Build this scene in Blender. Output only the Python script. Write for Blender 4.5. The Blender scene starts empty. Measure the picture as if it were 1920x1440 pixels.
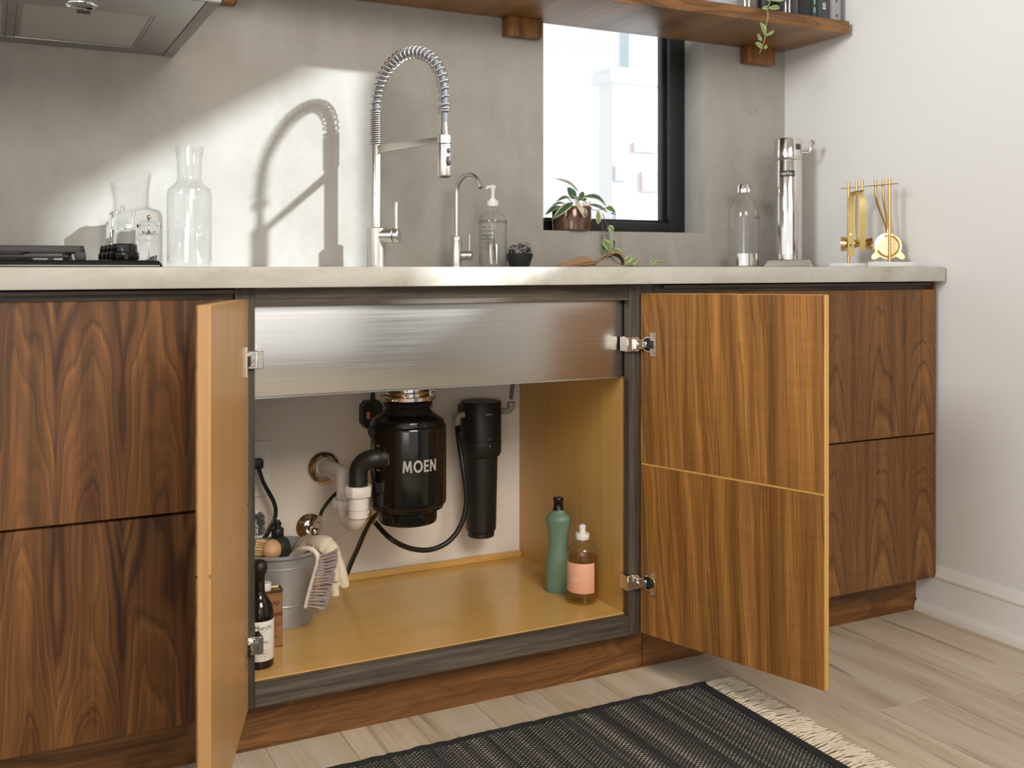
import bpy, bmesh, math, random
from mathutils.geometry import tessellate_polygon
from mathutils import Vector, Matrix, noise as mnoise
random.seed(7)
PI = math.pi
C = bpy.context.scene.collection
SC = bpy.context.scene

# ------------------------------------------------------------------ camera, sky, sun, lights, exposure
YAW = math.radians(27.04)
EYE = Vector((0.0, 0.0, 0.918))
FWD = Vector((math.sin(YAW), math.cos(YAW), 0)); RGT = Vector((math.cos(YAW), -math.sin(YAW), 0))
cd = bpy.data.cameras.new('camera'); cam = bpy.data.objects.new('camera', cd); C.objects.link(cam)
cam.location = EYE; cam.rotation_euler = (PI/2, 0, -YAW)
cd.sensor_width = 36; cd.lens = 36.0; cd.shift_y = -(720-499)/1920.0
cd.clip_start = 0.02; cd.clip_end = 200
cd.dof.use_dof = True; cd.dof.focus_distance = 2.2; cd.dof.aperture_fstop = 4.0
SC.camera = cam

w = bpy.data.worlds.new('sky'); SC.world = w; w.use_nodes = True
bg = w.node_tree.nodes['Background']; bg.inputs[0].default_value = (1.0, 1.0, 1.0, 1); bg.inputs[1].default_value = 1.1

def lamp(name, kind, loc, target, energy, color=(1,1,1), size=1.0, size_y=None):
    l = bpy.data.lights.new(name, kind); l.energy = energy; l.color = color
    if kind == 'AREA':
        l.shape = 'RECTANGLE'; l.size = size; l.size_y = size_y or size
    o = bpy.data.objects.new(name, l); C.objects.link(o); o.location = loc
    o.rotation_euler = (Vector(target)-Vector(loc)).to_track_quat('-Z', 'Y').to_euler()
    return o
sun = lamp('sun', 'SUN', (5, -4, 4), (4.0, -3.0, 3.38), 7.9, (0.87, 0.955, 1.0)); sun.data.angle = math.radians(1.6)
key = lamp('softbox_key', 'AREA', (0.7, -0.7, 2.1), (0.45, 1.75, -0.1), 23, (1, 0.90, 0.77), 1.2, 0.8); key.data.spread = math.radians(105)
fill = lamp('softbox_low', 'AREA', (-0.5, -0.6, 0.8), (1.1, 2.2, 0.4), 8, (1, 0.91, 0.78), 0.9, 0.7)
side = lamp('added_side_lamp', 'AREA', (-1.7, 0.5, 2.2), (2.2, 1.7, 1.95), 13, (0.97, 0.99, 1.0), 0.8, 0.8); side.data.spread = math.radians(58)  # added lamp standing in for a left window, brightens the white wall

vs = SC.view_settings
vs.view_transform = 'Standard'; vs.look = 'None'; vs.gamma = 1.0; vs.use_curve_mapping = False; vs.exposure = 0.0

# ------------------------------------------------------------------ measuring helpers (a sighted point at a known depth, in metres)
def ray(px, py):
    return FWD + RGT*((px-960)/1920.0) + Vector((0, 0, -(py-499)/1920.0))
def at(px, py, Y):
    r = ray(px, py); return EYE + r*(Y/r.y)
def atd(px, py, d):
    return EYE + ray(px, py)*d

# ------------------------------------------------------------------ node helpers and materials
class NT:
    def __init__(s, name):
        s.mat = bpy.data.materials.new(name); s.mat.use_nodes = True
        s.t = s.mat.node_tree; s.t.nodes.clear()
        s.out = s.t.nodes.new('ShaderNodeOutputMaterial')
    def n(s, typ, **kw):
        x = s.t.nodes.new(typ)
        for k, v in kw.items(): setattr(x, k, v)
        return x
    def put(s, sock, v):
        if hasattr(v, 'is_linked') or isinstance(v, bpy.types.NodeSocket): s.t.links.new(v, sock)
        elif v is not None:
            if sock.type == 'RGBA' and len(v) == 3: v = (*v, 1)
            sock.default_value = v
    def m(s, op, a, b=None, c=None, clamp=False):
        x = s.n('ShaderNodeMath', operation=op, use_clamp=clamp)
        for i, v in enumerate((a, b, c)):
            if v is not None: s.put(x.inputs[i], v)
        return x.outputs[0]
    def xyz(s, v):
        x = s.n('ShaderNodeSeparateXYZ'); s.put(x.inputs[0], v); return x.outputs
    def vec(s, a, b, c):
        x = s.n('ShaderNodeCombineXYZ')
        for i, v in enumerate((a, b, c)): s.put(x.inputs[i], v)
        return x.outputs[0]
    def noise(s, v=None, scale=5, detail=2, dim='3D', w=None, rough=0.5, dist=0.0):
        x = s.n('ShaderNodeTexNoise', noise_dimensions=dim)
        if v is not None: s.put(x.inputs['Vector'], v)
        if w is not None: s.put(x.inputs['W'], w)
        x.inputs['Scale'].default_value = scale; x.inputs['Detail'].default_value = detail
        x.inputs['Roughness'].default_value = rough; x.inputs['Distortion'].default_value = dist
        return x.outputs['Fac'] if 'Fac' in x.outputs else x.outputs[0]
    def ramp(s, f, stops):
        x = s.n('ShaderNodeValToRGB'); s.put(x.inputs[0], f); e = x.color_ramp.elements
        while len(e) < len(stops): e.new(0.5)
        for i, (p, c) in enumerate(stops):
            e[i].position = p; e[i].color = (*c, 1)
        return x.outputs[0]
    def mix(s, f, a, b, mode='MIX'):
        x = s.n('ShaderNodeMix', data_type='RGBA', blend_type=mode)
        s.put(x.inputs[0], f); s.put(x.inputs[6], a); s.put(x.inputs[7], b); return x.outputs[2]
    def obj(s): return s.n('ShaderNodeTexCoord').outputs['Object']
    def rnd(s): return s.n('ShaderNodeObjectInfo').outputs['Random']
    def scale(s, v, k):
        x = s.n('ShaderNodeVectorMath', operation='MULTIPLY'); s.put(x.inputs[0], v); x.inputs[1].default_value = k
        return x.outputs[0]
    def bump(s, h, strength=0.2, dist=0.002):
        x = s.n('ShaderNodeBump'); s.put(x.inputs['Height'], h)
        x.inputs['Strength'].default_value = strength; x.inputs['Distance'].default_value = dist
        return x.outputs[0]
    def bsdf(s, color=(.5,.5,.5), rough=0.5, metal=0.0, normal=None, **kw):
        x = s.n('ShaderNodeBsdfPrincipled')
        s.put(x.inputs['Base Color'], color); s.put(x.inputs['Roughness'], rough); s.put(x.inputs['Metallic'], metal)
        if normal is not None: s.put(x.inputs['Normal'], normal)
        for k, v in kw.items(): s.put(x.inputs[k.replace('_', ' ')], v)
        s.t.links.new(x.outputs[0], s.out.inputs[0]); return s.mat

def plain(name, color, rough=0.5, metal=0.0, vary=0.06, vscale=40, bump=0.0, **kw):
    """flat colour with a little procedural unevenness"""
    t = NT(name); n = t.noise(t.obj(), vscale, 3)
    k = t.m('MULTIPLY_ADD', n, vary*2, 1-vary)
    col = t.mix(1.0, color, t.vec(k, k, k), 'MULTIPLY')
    nrm = t.bump(n, bump, 0.002) if bump else None
    return t.bsdf(col, rough, metal, nrm, **kw)

def walnut(name, cols, axis='Z', leaf=0.0, d0=0.10, slope=0.16, freq=42, ripple=0.10, rough=0.4, off=0.0, fine_w=0.3, warp=0.05, line=0.55, streak=0.25):
    """sliced veneer: growth rings cut by the board give nested arches; leaf > 0 book-matches leaves of that width"""
    t = NT(name); o = t.obj(); X, Y, Z = t.xyz(o)
    al, ac = (Z, X) if axis == 'Z' else (X, Z)
    r = t.rnd(); acr = t.m('ADD', ac, off)
    if leaf:
        acr = t.m('SUBTRACT', t.m('PINGPONG', acr, leaf), leaf*0.45)
    low = t.noise(t.vec(t.m('MULTIPLY', ac, 6.0), t.m('MULTIPLY', r, 7.0), t.m('MULTIPLY', al, 1.6)), 1.4, 2)
    wv = t.m('MULTIPLY', t.m('SUBTRACT', low, 0.5), warp*2)
    d = t.m('ADD', t.m('MULTIPLY_ADD', al, slope, d0), wv)
    rr = t.m('SQRT', t.m('ADD', t.m('MULTIPLY', acr, acr), t.m('MULTIPLY', d, d)))
    rr = t.m('ADD', rr, t.m('MULTIPLY', t.noise(t.vec(t.m('MULTIPLY', ac, 55), 0.0, t.m('MULTIPLY', al, 3.2)), 1.0, 4), 0.008))
    n1 = t.noise(None, freq, 2, '1D', rr, 0.5); n2 = t.noise(None, freq*4.2, 2, '1D', t.m('ADD', rr, 3.7), 0.6); n3 = t.noise(None, freq*1.7, 1, '1D', t.m('ADD', rr, 9.1))
    fine = t.noise(t.vec(t.m('MULTIPLY', ac, 420), t.m('MULTIPLY', Y, 420), t.m('MULTIPLY', al, 6)), 1.0, 2)
    rings = t.m('MULTIPLY_ADD', t.m('SUBTRACT', t.m('ADD', t.m('MULTIPLY', n1, 0.55), t.m('MULTIPLY', n2, 0.45)), 0.5), 1.7, 0.5)
    f = t.m('ADD', t.m('MULTIPLY', rings, 1-fine_w), t.m('MULTIPLY', fine, fine_w), clamp=True)
    col = t.ramp(f, [(0.2, cols[0]), (0.42, cols[1]), (0.6, cols[2]), (0.82, cols[3])])
    ridge = t.m('SUBTRACT', 1.0, t.m('MULTIPLY', t.m('ABSOLUTE', t.m('SUBTRACT', n3, 0.5)), 22.0), clamp=True)
    col = t.mix(t.m('MULTIPLY', ridge, line), col, tuple(c*0.55 for c in cols[0]))
    sk = t.noise(t.vec(t.m('MULTIPLY', ac, 38), t.m('MULTIPLY', r, 5.0), t.m('MULTIPLY', al, 1.1)), 1.0, 3, dist=0.5)
    k = t.m('MULTIPLY_ADD', t.m('MULTIPLY', t.m('SUBTRACT', sk, 0.5), streak*6.0), 1.0, 1.0)
    k = t.m('MINIMUM', t.m('MAXIMUM', k, 0.35), 1.5)
    col = t.mix(1.0, col, t.vec(k, k, k), 'MULTIPLY')
    if ripple:
        rp = t.noise(t.vec(t.m('MULTIPLY', ac, 9), 0.0, t.m('MULTIPLY', al, 90)), 1.0, 2)
        k = t.m('MULTIPLY_ADD', rp, ripple*2, 1-ripple)
        col = t.mix(1.0, col, t.vec(k, k, k), 'MULTIPLY')
    return t.bsdf(col, rough, 0, t.bump(fine, 0.10, 0.001), Specular_IOR_Level=0.35)

def straight_wood(name, cols, axis='Z', rough=0.4, k=(55, 1.6), contrast=1.0, coat=0.0):
    t = NT(name); X, Y, Z = t.xyz(t.obj()); r = t.rnd()
    al = {'X': X, 'Y': Y, 'Z': Z}[axis]; oth = {'X': (Y, Z), 'Y': (X, Z), 'Z': (X, Y)}[axis]
    a = t.noise(t.vec(t.m('MULTIPLY_ADD', oth[0], k[0], t.m('MULTIPLY', r, 9)), t.m('MULTIPLY', oth[1], k[0]), t.m('MULTIPLY', al, k[1])), 1.0, 4, dist=0.6)
    b = t.noise(t.vec(t.m('MULTIPLY', oth[0], k[0]*6), t.m('MULTIPLY', oth[1], k[0]*6), t.m('MULTIPLY', al, k[1]*5)), 1.0, 2)
    f = t.m('ADD', t.m('MULTIPLY', a, 0.65), t.m('MULTIPLY', b, 0.35))
    f = t.m('MULTIPLY_ADD', t.m('SUBTRACT', f, 0.5), 1.6*contrast, 0.5, clamp=True)
    col = t.ramp(f, [(0.15, cols[0]), (0.5, cols[1]), (0.85, cols[2])])
    return t.bsdf(col, rough, 0, t.bump(b, 0.1, 0.001), Coat_Weight=coat)

def brushed(name, color, rough=0.28, axis='X', amount=0.12, k=300):
    t = NT(name); X, Y, Z = t.xyz(t.obj()); al = {'X': X, 'Y': Y, 'Z': Z}[axis]
    oth = {'X': (Y, Z), 'Y': (X, Z), 'Z': (X, Y)}[axis]
    n = t.noise(t.vec(t.m('MULTIPLY', oth[0], k), t.m('MULTIPLY', oth[1], k), t.m('MULTIPLY', al, 4)), 1.0, 3)
    rr = t.m('MULTIPLY_ADD', n, amount, rough-amount/2)
    kk = t.m('MULTIPLY_ADD', n, 0.16, 0.92)
    return t.bsdf(t.mix(1.0, color, t.vec(kk, kk, kk), 'MULTIPLY'), rr, 1.0, t.bump(n, 0.05, 0.0005))

def clear(name, tint=(0.96,0.97,0.97), gloss=1.0, ior=1.45, rough=0.015, edge=0.25):
    """thin walled clear glass or liquid: light passes straight through, the surface mirrors by Fresnel"""
    t = NT(name); tr = t.n('ShaderNodeBsdfTransparent'); lw = t.n('ShaderNodeLayerWeight'); lw.inputs[0].default_value = 0.5
    fc = lw.outputs['Facing']
    t.put(tr.inputs[0], t.mix(t.m('MULTIPLY', t.m('POWER', fc, 4.0), edge), tint, tuple(c*0.4 for c in tint)))
    gl = t.n('ShaderNodeBsdfGlossy'); gl.inputs['Roughness'].default_value = rough
    mx = t.n('ShaderNodeMixShader'); t.put(mx.inputs[0], t.m('MULTIPLY_ADD', t.m('POWER', fc, 4.0), 0.55*gloss, 0.045*gloss, clamp=True))
    t.t.links.new(tr.outputs[0], mx.inputs[1]); t.t.links.new(gl.outputs[0], mx.inputs[2]); t.t.links.new(mx.outputs[0], t.out.inputs[0])
    return t.mat

M = {}
def mat_plaster():
    t = NT('plaster'); o = t.obj()
    a = t.noise(o, 1.7, 5, rough=0.62, dist=0.4); b = t.noise(t.scale(o, (1, 1, 0.35)), 9, 4, dist=1.2); c = t.noise(o, 60, 3)
    f = t.m('ADD', t.m('MULTIPLY', a, 0.6), t.m('ADD', t.m('MULTIPLY', b, 0.3), t.m('MULTIPLY', c, 0.1)))
    col = t.ramp(f, [(0.34, (.280,.262,.234)), (0.5, (.350,.330,.300)), (0.66, (.405,.386,.356))])
    v = t.n('ShaderNodeTexVoronoi', feature='DISTANCE_TO_EDGE'); v.inputs['Scale'].default_value = 1.3
    wv = t.n('ShaderNodeVectorMath', operation='ADD'); t.put(wv.inputs[0], o)
    nn = t.n('ShaderNodeTexNoise'); nn.inputs['Scale'].default_value = 3; nn.inputs['Detail'].default_value = 6; t.put(nn.inputs['Vector'], o)
    t.put(wv.inputs[1], t.scale(nn.outputs['Color'], (.5,.5,.5))); t.put(v.inputs['Vector'], wv.outputs[0])
    line = t.m('LESS_THAN', v.outputs['Distance'], 0.0035)
    mask = t.m('MULTIPLY', line, t.m('GREATER_THAN', t.noise(o, 2.3, 2), 0.56))
    pit = t.m('GREATER_THAN', t.m('MULTIPLY', t.noise(o, 70, 2), t.noise(o, 3.1, 1)), 0.46)
    col = t.mix(t.m('MULTIPLY', mask, 0.35), col, (.2,.18,.16)); col = t.mix(t.m('MULTIPLY', pit, 0.14), col, (.22,.2,.18))
    h = t.m('SUBTRACT', t.m('ADD', t.m('MULTIPLY', b, 0.6), t.m('MULTIPLY', a, 0.7)), t.m('MULTIPLY', mask, 0.3))
    return t.bsdf(col, 0.75, 0, t.bump(h, 0.35, 0.006))
def mat_paint(name, col, rough=0.55, b=0.15):
    t = NT(name); n = t.noise(t.obj(), 160, 2); l = t.noise(t.obj(), 1.5, 2); k = t.m('MULTIPLY_ADD', l, 0.06, 0.97)
    return t.bsdf(t.mix(1.0, col, t.vec(k, k, k), 'MULTIPLY'), rough, 0, t.bump(n, b, 0.0015))
def mat_stone():
    t = NT('worktop_stone'); o = t.obj()
    a = t.noise(t.scale(o, (1, 1, 3)), 2.4, 5, rough=0.65, dist=1.5); b = t.noise(o, 90, 2)
    f = t.m('ADD', t.m('MULTIPLY', a, 0.85), t.m('MULTIPLY', b, 0.15))
    return t.bsdf(t.ramp(f, [(0.32, (.31,.275,.225)), (0.42, (.41,.385,.33)), (0.55, (.47,.455,.41)), (0.7, (.52,.51,.47))]), 0.42, 0, t.bump(b, 0.05, 0.001))
def mat_plank():
    t = NT('floor_plank'); X, Y, Z = t.xyz(t.obj()); r = t.rnd()
    rx = t.m('MULTIPLY_ADD', r, 31.0, X)
    a = t.noise(t.vec(t.m('MULTIPLY', rx, 11), t.m('MULTIPLY', r, 17), t.m('MULTIPLY', Y, 1.3)), 1.0, 5, rough=0.6, dist=1.1)
    b = t.noise(t.vec(t.m('MULTIPLY', rx, 140), 0.0, t.m('MULTIPLY', Y, 4)), 1.0, 2)
    s = t.noise(t.vec(t.m('MULTIPLY', rx, 26), t.m('MULTIPLY', r, 5), t.m('MULTIPLY', Y, 2.2)), 1.0, 4, dist=0.8)
    f = t.m('ADD', t.m('MULTIPLY', a, 0.75), t.m('MULTIPLY', b, 0.25))
    col = t.ramp(f, [(0.3, (.36,.27,.185)), (0.42, (.50,.41,.305)), (0.56, (.58,.505,.40)), (0.72, (.63,.57,.48))])
    str_ = t.m('MULTIPLY', t.m('SUBTRACT', s, 0.60), 9.0, clamp=True)
    col = t.mix(t.m('MULTIPLY', str_, 0.6), col, (.17,.115,.075))
    k = t.m('MULTIPLY_ADD', r, 0.14, 0.9)
    return t.bsdf(t.mix(1.0, col, t.vec(k, k, k), 'MULTIPLY'), 0.5, 0, t.bump(b, 0.08, 0.001))
def mat_rug():
    t = NT('rug_weave'); X, Y, Z = t.xyz(t.obj())
    wob = t.m('MULTIPLY', t.noise(t.obj(), 14, 2), 0.006)
    px = t.m('MULTIPLY', t.m('ADD', X, wob), PI/0.0062); py = t.m('MULTIPLY', Y, PI/0.0046)
    p = t.m('MULTIPLY', t.m('COSINE', px), t.m('COSINE', py))
    band = t.noise(None, 24, 3, '1D', t.m('MULTIPLY_ADD', Y, 0.02, X), 0.7)
    thr = t.m('MULTIPLY_ADD', band, -2.2, 1.62)
    loc = t.m('MULTIPLY_ADD', t.noise(t.obj(), 120, 1), 0.5, -0.25)
    f = t.m('MULTIPLY', t.m('SUBTRACT', p, t.m('ADD', thr, loc)), 4.0, clamp=True)
    dk = t.ramp(t.noise(None, 30, 3, '1D', X), [(0.3, (.010,.010,.011)), (0.7, (.032,.032,.034))])
    return t.bsdf(t.mix(t.m('MULTIPLY', f, 0.8), dk, (.50,.455,.38)), 0.95, 0, t.bump(p, 0.5, 0.002))
M['plaster'] = mat_plaster(); M['white_wall'] = mat_paint('white_wall_paint', (.68,.665,.645), 0.5, 0.2); M['trim'] = mat_paint('trim_paint', (.70,.68,.65), 0.4, 0.03)
M['ceil'] = mat_paint('ceiling_paint', (.75,.74,.72)); M['dark_wall'] = mat_paint('added_wall_dark', (.07,.066,.06), 0.6, 0.05); M['inner_white'] = mat_paint('inner_white_paint', (.72,.665,.60), 0.5, 0.03)
M['stone'] = mat_stone(); M['plank'] = mat_plank(); M['rug'] = mat_rug()
WD = [(0.0520,0.0202,0.0073), (0.1144,0.0451,0.0145), (0.1716,0.0710,0.0218), (0.2600,0.1171,0.0350)]
WL = [(0.1196,0.0480,0.0112), (0.2080,0.0883,0.0211), (0.2964,0.1344,0.0330), (0.4056,0.1968,0.0541)]
M['wal_left'] = walnut('walnut_drawer_left', WD, leaf=0.105, d0=0.045, slope=0.075, freq=30, off=0.03, warp=0.045, ripple=0.04, fine_w=0.3, streak=0.45)
M['wal_right'] = walnut('walnut_drawer_right', [(0.0645,0.0259,0.0079), (0.1300,0.0547,0.0158), (0.1924,0.0845,0.0238), (0.2860,0.1325,0.0396)], leaf=0.16, off=0.0, d0=0.07, slope=0.13, freq=26, ripple=0.16, fine_w=0.35, warp=0.022)
M['wal_door'] = walnut('walnut_door', WL, d0=0.75, slope=0.05, freq=52, off=0.65, ripple=0.14, fine_w=0.45, warp=0.02, line=0.4)
M['wal_kick'] = walnut('walnut_toe_kick', [(0.0624,0.0250,0.0079), (0.1248,0.0518,0.0158), (0.1872,0.0816,0.0251), (0.2600,0.1200,0.0383)], axis='X', d0=0.25, slope=0.05, freq=42, ripple=0.03, warp=0.05, fine_w=0.45, line=0.3)
M['wal_shelf'] = walnut('walnut_shelf', [(0.0780,0.0326,0.0099), (0.1716,0.0749,0.0218), (0.2756,0.1248,0.0363), (0.3952,0.1920,0.0594)], axis='X', d0=0.30, slope=0.04, freq=40, ripple=0.04, warp=0.05, fine_w=0.4, line=0.35)
M['wal_block'] = walnut('walnut_block', [(0.0780,0.0326,0.0099), (0.1716,0.0749,0.0218), (0.2444,0.1104,0.0330), (0.3328,0.1584,0.0495)], d0=0.6, slope=0.02, freq=70, ripple=0.02, fine_w=0.4)
M['door_glare'] = straight_wood('door_glare_veneer', [(.42,.225,.078), (.55,.305,.112), (.66,.385,.16)], 'Z', 0.35, (60, 1.2), 0.7)  # left door's wood, with the glare on its inside painted in
M['core'] = straight_wood('core_birch', [(.31,.165,.060), (.42,.235,.090), (.50,.30,.13)], 'Z', 0.45, (70, 2), 0.7)
M['core_gold'] = straight_wood('core_gold', [(.46,.25,.055), (.60,.34,.085), (.70,.42,.13)], 'Z', 0.4, (70, 2), 0.6)
M['birch'] = straight_wood('birch_panel', [(.42,.235,.060), (.54,.315,.088), (.62,.375,.115)], 'Z', 0.36, (70, 2.0), 0.55, 0.15)
M['birch_x'] = straight_wood('birch_floor', [(.50,.285,.075), (.62,.375,.115), (.70,.44,.15)], 'X', 0.28, (60, 2.0), 0.55, 0.3)
M['oak'] = straight_wood('smoked_oak', [(.028,.021,.015), (.075,.059,.044), (.15,.122,.094)], 'X', 0.55, (90, 3.0), 1.2)
M['oak_z'] = straight_wood('smoked_oak_upright', [(.022,.016,.011), (.052,.040,.030), (.10,.08,.062)], 'Z', 0.5, (90, 3.0), 1.2)
M['steel'] = brushed('brushed_steel', (.64,.625,.60), 0.24, 'X', 0.12)
M['hood_steel'] = brushed('hood_steel', (.40,.385,.365), 0.38, 'X', 0.1)
M['nickel'] = brushed('brushed_nickel', (.60,.56,.51), 0.30, 'X', 0.1, 500)
M['chrome'] = plain('chrome', (.80,.785,.765), 0.07, 1.0, 0.02)
M['hinge'] = plain('hinge_nickel', (.74,.70,.64), 0.2, 1.0, 0.05)
M['polished'] = plain('polished_steel', (.72,.69,.66), 0.09, 1.0, 0.02)
M['brass'] = plain('brass', (.72,.47,.19), 0.2, 1.0, 0.05)
M['brass_pale'] = plain('pale_brass', (.83,.64,.36), 0.26, 1.0, 0.05)
M['brass_dark'] = plain('dark_brass', (.32,.235,.085), 0.25, 1.0, 0.05)  # darker, olive brass tone
M['black'] = plain('black_plastic', (.012,.011,.010), 0.45, 0, 0.1)
M['black_gloss'] = plain('black_enamel', (.006,.0055,.005), 0.12, 0, 0.05)
M['black_matt'] = plain('black_satin', (.014,.0135,.013), 0.42, 0, 0.1, Specular_IOR_Level=0.4)
M['iron'] = plain('cast_iron', (.010,.010,.010), 0.5, 0, 0.2, 300, 0.2)
M['rubber'] = plain('black_rubber', (.009,.0085,.008), 0.38)
M['grey_hose'] = plain('grey_hose', (.14,.145,.165), 0.45, 0, 0.1)
M['grey_plastic'] = plain('grey_fitting', (.30,.28,.23), 0.4)
M['pvc'] = plain('white_pvc', (.72,.69,.64), 0.3, 0, 0.03, Subsurface_Weight=0.0)
M['white_plastic'] = plain('white_plastic', (.78,.76,.73), 0.35, 0, 0.02)
M['dark_button'] = plain('dark_button', (.05,.045,.042), 0.4)
M['ink'] = plain('ink_black', (.015,.014,.013), 0.6); M['ink_white'] = plain('ink_white', (.75,.74,.72), 0.5, 0, 0.02); M['ink_silver'] = plain('ink_silver', (.42,.40,.38), 0.5, 0, 0.05)
M['frame_black'] = plain('window_black', (.010,.011,.014), 0.4)
M['glass'] = clear('clear_glass', (.982,.987,.985)); M['pane'] = clear('pane_glass', (.98,.99,.99), 0.8)
M['bottle_glass'] = clear('bottle_plastic', (.975,.975,.972), 1.1, 1.45, 0.02, 0.22)
M['carafe_glass'] = clear('carafe_glass', (.99,.992,.992), 1.2, 1.5, 0.01, 0.14)
M['soap_clear'] = clear('clear_soap', (.97,.968,.955), 0.9, 1.35, 0.02, 0.5)
M['soap_amber'] = clear('amber_soap', (.97,.86,.62), 0.9, 1.36, 0.02, 0.4)
M['smoke'] = plain('smoked_plastic', (.035,.034,.033), 0.16, 0, 0.05)
M['straw'] = clear('frosted_tube', (.88,.88,.87), 0.6, 1.3, 0.2)
def mat_solid_glass():
    t = NT('solid_acrylic'); return t.bsdf((.98,.985,.985), 0.0, 0, None, Transmission_Weight=1.0, IOR=1.42)
M['acrylic'] = mat_solid_glass()
M['green'] = plain('sage_plastic', (.135,.235,.165), 0.42, 0, 0.03)
M['pink'] = plain('peach_label', (.78,.40,.26), 0.5, 0, 0.02); M['label'] = plain('cream_label', (.72,.69,.63), 0.6, 0, 0.02)
M['brown_glass'] = plain('dark_brown_glass', (.010,.006,.005), 0.06, 0, 0.0)
M['tin'] = straight_wood('printed_tin', [(.15,.055,.018), (.27,.12,.04), (.38,.19,.075)], 'X', 0.35, (30, 4), 1.0)
M['tin_band'] = plain('tin_band', (.16,.045,.02), 0.35)
M['zinc'] = plain('galvanised_grey', (.36,.365,.375), 0.38, 0.35, 0.06, 25)
M['wood_brush'] = straight_wood('beech', [(.50,.27,.13), (.62,.36,.19), (.72,.45,.26)], 'X', 0.5, (60, 3), 0.6)
M['bristle_cream'] = plain('cream_bristle', (.72,.52,.27), 0.7, 0, 0.2, 300); M['bristle_grey'] = plain('mauve_bristle', (.42,.36,.36), 0.6, 0, 0.2, 300)
M['bristle_dark'] = plain('dark_bristle', (.16,.15,.15), 0.7, 0, 0.3, 300)
M['cream_plastic'] = plain('cream_plastic', (.76,.71,.64), 0.3, 0, 0.02); M['glove'] = plain('cream_rubber', (.70,.62,.48), 0.55, 0, 0.06, 60, 0.1)
M['glove_dark'] = plain('beige_rubber', (.38,.32,.24), 0.6, 0, 0.08, 60, 0.1)
M['cloth'] = plain('brown_linen', (.30,.175,.100), 0.95, 0, 0.25, 500, 0.5)
M['marble'] = plain('white_marble', (.74,.74,.72), 0.25, 0, 0.06, 12)
M['bowl'] = plain('black_stoneware', (.014,.014,.014), 0.5); M['steelwool'] = plain('steel_wool', (.42,.41,.39), 0.5, 0.1, 0.2)
M['glaze'] = None
def mat_glaze():
    t = NT('brown_glaze'); X, Y, Z = t.xyz(t.obj())
    n = t.noise(t.vec(t.m('MULTIPLY', X, 60), t.m('MULTIPLY', Y, 60), t.m('MULTIPLY', Z, 9)), 1.0, 4, dist=0.7)
    return t.bsdf(t.ramp(n, [(0.3, (.035,.018,.012)), (0.5, (.115,.062,.040)), (0.7, (.20,.12,.08))]), 0.12, 0.25)
M['glaze'] = mat_glaze()
def mat_leaf(name, a, b, rough=0.4):
    t = NT(name); n = t.noise(t.obj(), 90, 3)
    return t.bsdf(t.ramp(n, [(0.35, a), (0.65, b)]), rough, 0, t.bump(n, 0.1, 0.001))
M['leaf'] = mat_leaf('leaf_green', (.028,.085,.030), (.060,.155,.055)); M['leaf_lime'] = mat_leaf('leaf_lime', (.11,.21,.035), (.19,.30,.06))
M['leaf_edge'] = mat_leaf('leaf_cream', (.55,.54,.38), (.66,.62,.45)); M['leaf_pink'] = mat_leaf('leaf_pale', (.62,.47,.36), (.70,.58,.45)); M['leaf_pale'] = mat_leaf('leaf_grey_green', (.20,.30,.22), (.38,.44,.36))
M['stem'] = plain('vine_stem', (.13,.095,.055), 0.6); M['stem_green'] = plain('vine_green', (.30,.26,.10), 0.6)
M['soil'] = plain('soil', (.03,.02,.014), 0.95, 0, 0.3, 200, 0.5)
M['hood_wood'] = straight_wood('hood_trim_grey', [(.20,.175,.155), (.28,.25,.22), (.34,.31,.28)], 'Y', 0.6, (60, 3), 0.8)
def mat_filter():
    t = NT('hood_filter_mesh'); X, Y, Z = t.xyz(t.obj())
    p = t.m('MULTIPLY', t.m('COSINE', t.m('MULTIPLY', X, PI/0.0022)), t.m('COSINE', t.m('MULTIPLY', Y, PI/0.0022)))
    f = t.m('GREATER_THAN', p, 0.35)
    return t.bsdf(t.mix(f, (.52,.50,.46), (.27,.26,.235)), 0.5, 0.2, t.bump(p, 0.3, 0.001))
M['filter'] = mat_filter()
M['far_white'] = plain('far_render', (.86,.88,.90), 0.9); M['far_blue'] = plain('far_blue_render', (.60,.72,.76), 0.9); M['far_pink'] = plain('far_pink_render', (.66,.50,.53), 0.9); M['far_violet'] = plain('far_violet_render', (.52,.50,.60), 0.9)
M['fringe'] = plain('cotton_fringe', (.66,.58,.46), 0.95, 0, 0.1, 200); M['rug_edge'] = plain('rug_binding', (.010,.010,.010), 0.95, 0, 0.3, 300, 0.6)
M['paper_grey'] = plain('grey_box', (.33,.33,.33), 0.5); M['book_black'] = plain('book_black', (.010,.010,.010), 0.5); M['book_green'] = plain('book_green', (.012,.05,.03), 0.5); M['book_slate'] = plain('book_slate', (.05,.052,.058), 0.5)
M['copper'] = plain('copper_knob', (.62,.42,.28), 0.25, 1.0); M['pepper'] = plain('peppercorn', (.05,.03,.02), 0.8, 0, 0.4, 300)
M['amber_led'] = plain('amber_window', (.55,.22,.08), 0.3)

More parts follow.
